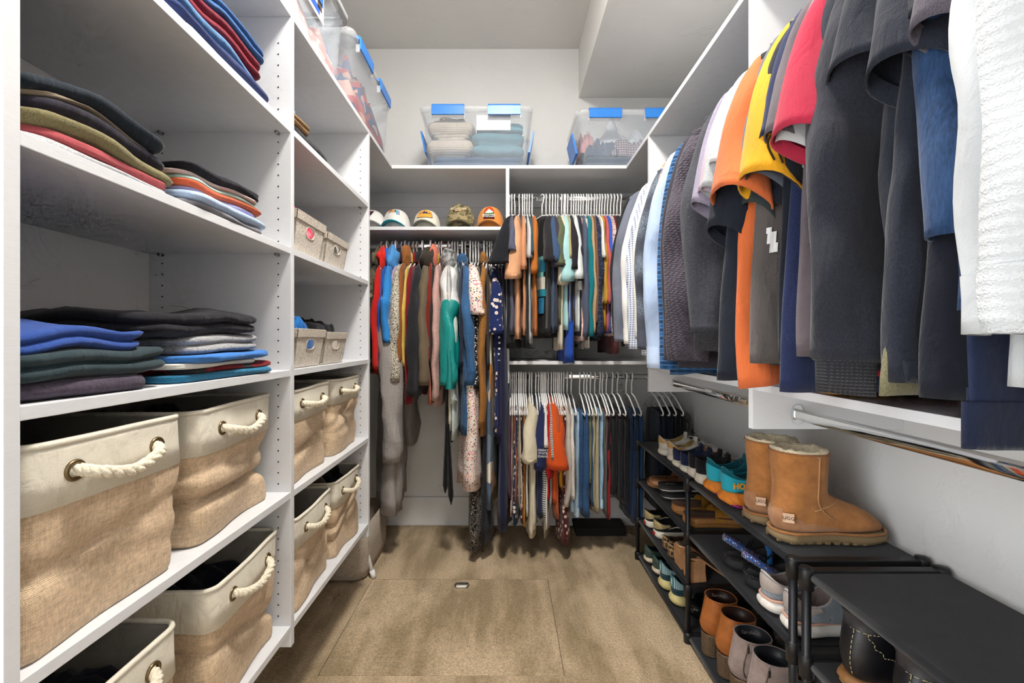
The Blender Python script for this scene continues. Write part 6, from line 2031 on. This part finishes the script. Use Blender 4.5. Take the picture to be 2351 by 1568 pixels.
slide('slide_sandal', 'black speckled slide lettered on the footbed, lying on top', 0.718, 2.030, ZT[1] + 0.040, 2, foot=mar, bed=mar, straps=((0.13, 0.21, 0.05, F('#18181b')),), mid=wl, zh=0.03, zt=0.026, text='FLEK')
brs = F('#a8742c', 'leather')
gum = solid('tan_gum', '#9a6a3a', 0.65)
for k, (yy, lb) in enumerate(((1.875, 'brown cork slide with an ochre strap, farther one'), (1.755, 'brown cork slide with an ochre strap, nearer one'))):
    t = slide('strap_sandal', lb, 0.722, yy, ZT[1], 2, L=0.275, W=0.102, foot=gum, bed=F('#5c3d28', 'suede'), straps=((0.105, 0.165, 0.062, brs), (0.20, 0.235, 0.045, F('#c29a74', 'leather'))), zh=0.040, zt=0.032, wavy=0.0014, mid=F('#8a5c30', 'leather'))

# cream and black skate shoes on the third tier
for k, (t, rows, rs) in enumerate(pair(shoe, ['black and cream skate shoe, farther one', 'black and cream skate shoe, beside the leopard flats'], 'skate_shoe', [0.716, 0.722], [2.225, 2.105], ZT[2], [6, 8],
     L=0.27, W=0.098, upper=F('#17171a', 'suede'), lining=black_in, sole=solid('off_white_rubber', '#d5d0c2', 0.55), hc=0.064, zh=0.034, zt=0.028, lace=F('#cfc9ba'), heel=(F('#b9a878', 'leather'), F('#17171a'), 2, 10))):
    obj('heel_tag', MB().box(-0.006, -0.003, -0.011, 0.011, 0.014, 0.028), solid('red_tag', '#b3202a', 0.5), t, False, bevel=0.001)
    obj('side_stripe', MB().tube([(0.05, -0.041, 0.052), (0.09, -0.043, 0.060), (0.13, -0.044, 0.050), (0.18, -0.047, 0.038)], [0.001, 0.003, 0.003, 0.001], 6), F('#d8d2c4'), t)
# leopard flats
pair(shoe, ['leopard print flat, farther one', 'leopard print flat, beside the heeled mules'], 'ballet_flat', [0.722, 0.718], [1.995, 1.918], ZT[2], [0, 2],
     L=0.25, W=0.082, upper=F('#a8875a', 'leopard', '#1d1611'), lining=F('#3b2a20'), sole=solid('brown_leather_sole', '#5a3d28', 0.6), hc=0.052, zh=0.009, zt=0.007, rows_kw=dict(tongue=0.62, vamp=0.42, toeh=0.30, hw_c=0.36, collar=1.0), rock=0.004, flare=0.001)

# tan heeled mules with a braided strap
def mule(label, x, y, z, yaw):
    t = thing('heeled_mule', label, 'sandal', (x, y, z), math.radians(yaw), SG)
    L, W, hh = 0.235, 0.085, 0.085
    lm = F('#b88a62', 'leather')
    def zf(u):
        return 0.010 + (hh - 0.010) * (1 - min(1, max(0, (u - 0.22) / 0.45)) ** 0.9) if u < 0.68 else 0.010
    o = outline(L, W, heel=0.74)
    n = len(o)
    top = [(a, b, zf(a / L) + 0.008) for a, b in o]; bot = [(a, b, zf(a / L)) for a, b in o]
    mb = MB().rings([bot, top])
    m = n // 2 + 1
    for base, rev in ((0, True), (n, False)):
        fs = [(base, base + 1, base + n - 1)]
        for i in range(1, m - 2):
            fs.append((base + i, base + i + 1, base + n - i - 1, base + n - i))
        fs.append((base + m - 2, base + m - 1, base + m))
        mb.f.extend([f[::-1] if rev else f for f in fs])
    obj('sole', mb, lm, t)
    obj('footbed', MB().rings([[(cx_ * 0.96 + L * 0.02, cy_ * 0.9, cz_ + 0.001) for cx_, cy_, cz_ in top], [(cx_ * 0.5 + L * 0.2, 0, zf(0.5 * cx_ / L + 0.2) + 0.0095) for cx_, cy_, cz_ in top]], True), F('#6b6258', 'leather'), t)
    hp_ = [(0.002, 0.030), (0.066, 0.026), (0.066, -0.026), (0.002, -0.030)]
    obj('block_heel', MB().rings([[(a + 0.004, b * 1.05, 0.0) for a, b in hp_], [(a, b, 0.04) for a, b in hp_], [(a, b * 1.05, hh - 0.001) for a, b in hp_]], True, True, True), lm, t, False)
    for s_ in (-1, 0, 1):
        pts = []
        for i in range(19):
            a = PI * i / 18
            pts.append((0.165 + 0.012 * math.sin(6 * a + s_ * 2.1), 0.046 * math.cos(a), 0.010 + 0.048 * math.sin(a) + 0.005 * math.cos(6 * a + s_ * 2.1)))
        obj('braid_strand', MB().tube(pts, 0.0068, 7), F('#a67a54', 'leather'), t)
    return t
mule('tan block-heeled mule with a braided strap, farther one', 0.722, 1.835, ZT[2], 2)
mule('tan block-heeled mule with a braided strap, nearer one', 0.722, 1.735, ZT[2], 4)

# strappy blue sport sandals on the second tier
def sport_sandal(label, x, y, z, yaw):
    t = slide('sport_sandal', label, x, y, z, yaw, L=0.265, W=0.102, foot=solid('black_foam', '#1c1d21', 0.7), bed=F('#17181b', 'knit'), zh=0.034, zt=0.026)
    web = F('#3a5a9a', 'floral', '#e0604a', '#cfd8de', sc=2.2)
    def band(pts, w, m, wd, nm='strap'):
        P = cat_interp(pts, 5)
        wv = Vector(wd).normalized() * w
        R = []
        for k, p in enumerate(P):
            p = Vector(p)
            o_ = Vector((p.x - 0.1 if abs(wd[2]) > 0.5 else 0, p.y, 0.03)).normalized() * 0.0014
            R.append([tuple(p - wv), tuple(p + o_), tuple(p + wv), tuple(p - o_)])
        obj(nm, MB().rings(R, True, True, True), m, t)
    band([(0.11, -0.050, 0.03), (0.06, -0.050, 0.058), (0.012, -0.036, 0.086), (-0.006, 0.0, 0.096), (0.012, 0.036, 0.086), (0.06, 0.050, 0.058), (0.11, 0.050, 0.03)], 0.011, web, (0.3, 0, 1), 'heel_strap')
    band([(0.11, -0.050, 0.03), (0.125, -0.040, 0.066), (0.13, 0.0, 0.088), (0.125, 0.040, 0.066), (0.11, 0.050, 0.03)], 0.014, F('#1b1c20'), (1, 0, 0.3))
    band([(0.19, -0.054, 0.02), (0.195, -0.034, 0.052), (0.20, 0.0, 0.062), (0.195, 0.034, 0.052), (0.19, 0.054, 0.02)], 0.014, web, (1, 0, -0.2))
    band([(0.125, -0.030, 0.080), (0.115, -0.052, 0.066), (0.105, -0.064, 0.040), (0.095, -0.072, 0.008)], 0.012, F('#1f74c4', 'knit'), (1, 0, 0.3), 'blue_strap')
    obj('buckle', MB().tube([(0.105, -0.052, 0.058), (0.125, -0.050, 0.060), (0.125, -0.056, 0.040), (0.105, -0.058, 0.038)], 0.0028, 6, closed=True), F('#111215'), t)
    return t
sport_sandal('black sport sandal with blue and zigzag straps, farther one', 0.728, 1.425, ZT[1], 8)
sport_sandal('black sport sandal with blue and zigzag straps, nearer one', 0.732, 1.310, ZT[1], 12)
# pale knit sneakers
for t, rows, rs in pair(shoe, ['pale grey knit sneaker with blush line, farther one', 'pale grey and blush sneaker behind the rack post'], 'knit_sneaker', [0.716, 0.724], [1.205, 1.112], ZT[1], [4, 6],
     L=0.28, W=0.104, upper=F('#9aa3ad', 'knit', sc=1.6), lining=F('#8b7d78'), sole=solid('pale_ribbed_rubber', '#d3cfc9', 0.6), hc=0.074, zh=0.036, zt=0.030, lace=F('#c9ced4'), heel=(F('#a89c96', 'suede'), F('#b4aba6'), 2, 9), wavy=0.0012, flare=0.006):
    obj('blush_line', MB().tube([(a, b, 0.036) for a, b in outline(0.281, 0.108)], 0.0035, 6, closed=True), F('#c79a86'), t)

# green clogs, teal runners on the lowest tier
pair(shoe, ['sage green slip-on shoe, farther one', 'sage green slip-on shoe, beside the teal runners'], 'slip_on_shoe', [0.716, 0.722], [2.235, 2.125], ZT[3], [4, 6],
     L=0.27, W=0.10, upper=F('#3f5650', 'leather'), lining=black_in, sole=solid('cream_black_sole', '#cdbfa9', 0.6), hc=0.064, zh=0.030, zt=0.026, sole2=solid('dark_outsole', '#26241f', 0.7), rows_kw=dict(collar=1.0))
pair(shoe, ['teal running shoe with pale yellow sole, farther one', 'teal running shoe with pale yellow sole, by the rack post'], 'running_shoe', [0.716, 0.722], [2.005, 1.885], ZT[3], [6, 8],
     L=0.28, W=0.104, upper=F('#2b4a56', 'stripes', '#16303c', sc=2.5), lining=F('#20323c'), sole=solid('pale_yellow_foam', '#c9bc82', 0.65), hc=0.080, zh=0.042, zt=0.032, lace=F('#5c7c86'), heel=(F('#4f7f8a', 'vstripes', '#c9dfe0', sc=3.0), F('#35505c'), 1, 8), wavy=0.0016, flare=0.006, rows_kw=dict(collar=1.12))
# black sandals behind the brown boots
for k, (yy, lb) in enumerate(((1.80, 'shiny black buckled sandal, farther one'), (1.70, 'shiny black buckled sandal, just behind the brown boots'))):
    slide('buckled_sandal', lb, 0.765 + 0.03 * k, yy, ZT[3], 6, L=0.25, W=0.088, foot=solid('black_gloss', '#0e0e10', 0.25, 0.5), bed=F('#141416', 'leather'), straps=((0.03, 0.055, 0.075, F('#101012', 'leather')), (0.15, 0.20, 0.05, F('#101012', 'leather'))), zh=0.045, zt=0.03)

# heeled ankle boots
def ankle_boot(label, x, y, z, yaw, mu, ml, heelm, hh=0.070, hgt=0.205, zip_=False, text=None, textm=None):
    t = thing('ankle_boot', label, 'boot', (x, y, z), math.radians(yaw), SG)
    L, W = 0.262, 0.086
    rows = [(0.118, hgt, 0.012, hgt + 0.002, 0.047, 0), (0.120, hgt - 0.03, 0.006, hgt - 0.03, 0.045, 0), (0.124, 0.150, -0.004, hh + 0.062, 0.041, 0), (0.140, 0.128, -0.008, hh + 0.030, 0.040, 0), (0.165, 0.104, 0.012, hh + 0.002, 0.039, 0),
            (0.195, 0.078, 0.090, hh * 0.60, 0.040, 0), (0.222, 0.056, 0.165, 0.012, 0.043, 0), (0.248, 0.036, 0.215, 0.008, 0.034, 0), (0.260, 0.020, 0.25, 0.008, 0.016, 0)]
    rs = pq_rings(rows, 4, 26, 0.9, 0.0014, y * 11, 24)
    obj('upper', MB().rings(rs, True, False, True), mu, t)
    obj('lining', MB().rings([r[::-1] for r in lining_rings(rs[0], 0.085)], True, False, True), ml, t)
    obj('collar_edge', MB().tube(rs[0], 0.002, 6, closed=True), mu, t)
    # stacked heel in layers
    nl = 9
    for k in range(nl):
        q0, q1 = k / nl, (k + 0.92) / nl
        sh = lambda q: [(a * (0.88 + 0.12 * q) + 0.002 * (1 - q), b * (0.86 + 0.14 * q)) for a, b in [(-0.004 + 0.036 * (1 - math.cos(s)), 0.034 * math.sin(s)) for s in [2 * PI * i / 20 for i in range(20)]]]
        obj('heel_layer', MB().rings([[(a, b, q0 * (hh + 0.004)) for a, b in sh(q0)], [(a, b, q1 * (hh + 0.004)) for a, b in sh(q1)]], True, True, True), heelm, t, False)
    so = []
    o = outline(L, W, heel=0.70)
    fz = lambda u: hh * (1 - min(1, max(0, (u - 0.2) / 0.42))) ** 1.0 + 0.004
    pts = [(a, b * 1.02, fz(a / L)) for a, b in o]
    obj('welt', MB().tube(pts, 0.0035, 6, closed=True), heelm, t)
    if zip_:
        n = len(rs[0])
        pz = [rs[k][3 * n // 4 - 2] for k in range(0, 15)]
        obj('zip', MB().tube([(p[0], p[1] - 0.0016, p[2]) for p in pz], 0.0018, 6), solid('zip_steel', '#9fa1a3', 0.3, 0.5, 1.0), t)
        obj('zip_pull', MB().box(pz[2][0] - 0.003, pz[2][0] + 0.003, pz[2][1] - 0.005, pz[2][1] - 0.002, pz[2][2] - 0.02, pz[2][2]), solid('zip_steel', '#9fa1a3', 0.3, 0.5, 1.0), t, False)
    if text:
        mb = text_mb(text, 0.016, 0.0002, False)
        mb.xf(frame((0.072, 0.0375, hgt - 0.018), (1, -0.08, 0), (0, 0.08, 1)))
        obj('lettering', mb, textm, t, False)
    return t
cog = F('#a8622c', 'leather'); cogl = F('#2f1a14', 'leather'); stk = solid('stacked_leather', '#5d4a38', 0.6, var=0.2, nscale=60)
tau = F('#8d7c76', 'suede'); taul = F('#23262c', 'leather')
prn = solid('pale_print', '#a99f98', 0.5)
ankle_boot('cognac leather ankle boot, farther one', 0.722, 1.590, ZT[3], -4, cog, cogl, stk, text='Sandler', textm=prn)
ankle_boot('cognac leather ankle boot, nearer one', 0.730, 1.488, ZT[3], -6, cog, cogl, stk)
ankle_boot('taupe suede ankle boot with a side zip, farther one', 0.722, 1.385, ZT[3], -4, tau, taul, stk, zip_=True, text='Sandler', textm=prn)
ankle_boot('taupe suede ankle boot with a side zip, nearer one', 0.730, 1.290, ZT[3], -4, tau, taul, stk, zip_=True)
shoe('slip_on_shoe', 'dark navy suede shoe at the foot of the rack post', 0.725, 1.165, ZT[3], 0.27, 0.098, 4, F('#18202e', 'suede'), black_in, solid('black_rubber', '#151517', 0.6), hc=0.062)
# black leather lace-up boots on the near rack
def work_boot(label, x, y, z, yaw):
    t = thing('leather_boot', label, 'boot', (x, y, z), math.radians(yaw), SG)
    L, W = 0.30, 0.108
    lea = F('#121419', 'leather'); col = F('#2b2c31', 'leather')
    st = solid('boot_welt_leather', '#8a6138', 0.6, var=0.15, nscale=50)
    obj('sole', sole_mb(L, W, 0.030, 0.026, 0.008, 0.008, 0.004, 0.95, heel=0.76), st, t)
    obj('outsole', sole_mb(L, W * 0.99, 0.010, 0.010, 0.0, 0.006, 0.001, 0.95, heel=0.76, rows=2), solid('tan_outsole', '#a07a4c', 0.6), t)
    rows = [(0.135, 0.172, 0.002, 0.168, 0.046, 0), (0.137, 0.152, 0.008, 0.146, 0.043, 0), (0.142, 0.130, 0.000, 0.105, 0.043, 0), (0.165, 0.112, -0.002, 0.060, 0.044, 0), (0.19, 0.10, 0.02, 0.026, 0.043, 0), (0.225, 0.086, 0.11, 0.022, 0.047, 0), (0.262, 0.066, 0.19, 0.022, 0.050, 0), (0.288, 0.046, 0.25, 0.022, 0.036, 0), (0.296, 0.032, 0.285, 0.022, 0.018, 0)]
    rs = pq_rings(rows, 4, 26, 0.88)
    obj('upper', MB().rings(rs[4:], True, False, True), lea, t)
    obj('padded_collar', MB().rings([[(p[0], p[1] * 1.03, p[2]) for p in r] for r in rs[:6]], True), col, t)
    obj('lining', MB().rings([r[::-1] for r in lining_rings(rs[0], 0.08)], True, False, True), F('#15161a'), t)
    stc = solid('cream_stitching', '#c9b78c', 0.6)
    n = len(rs[0])
    def stitch(ids):
        P = [Vector(p) for p in ids]
        mb = MB()
        for k in range(len(P) - 1):
            a, b = P[k], P[k + 1]
            m = max(1, int((b - a).length / 0.006))
            for q in range(m):
                s0 = a + (b - a) * (q + 0.15) / m; s1 = a + (b - a) * (q + 0.75) / m
                mb.tube([tuple(s0), tuple(s1)], 0.0008, 4)
        o = obj('stitching', mb, stc, t)
        o['kind'] = 'stuff'
    stitch([(r[n // 2][0] - 0.001, r[n // 2 + 1][1] * 1.04, r[n // 2 + 1][2]) for r in rs[5:15]])
    stitch([(p[0], p[1] * 1.035 - 0.0003, p[2] - 0.002) for p in [rs[5][i] for i in range(n // 2, n - 2)]])
    stitch([(rs[k][n // 2 + 3 + int((k - 5) * 0.55)][0], rs[k][n // 2 + 3 + int((k - 5) * 0.55)][1] * 1.03, rs[k][n // 2 + 3 + int((k - 5) * 0.55)][2]) for k in range(5, 16)])
    return t
work_boot('black leather boot with cream stitching, farther one', 0.728, 0.925, ZT[1], 6)
work_boot('black leather boot with cream stitching, nearest the camera', 0.732, 0.800, ZT[1], 6)
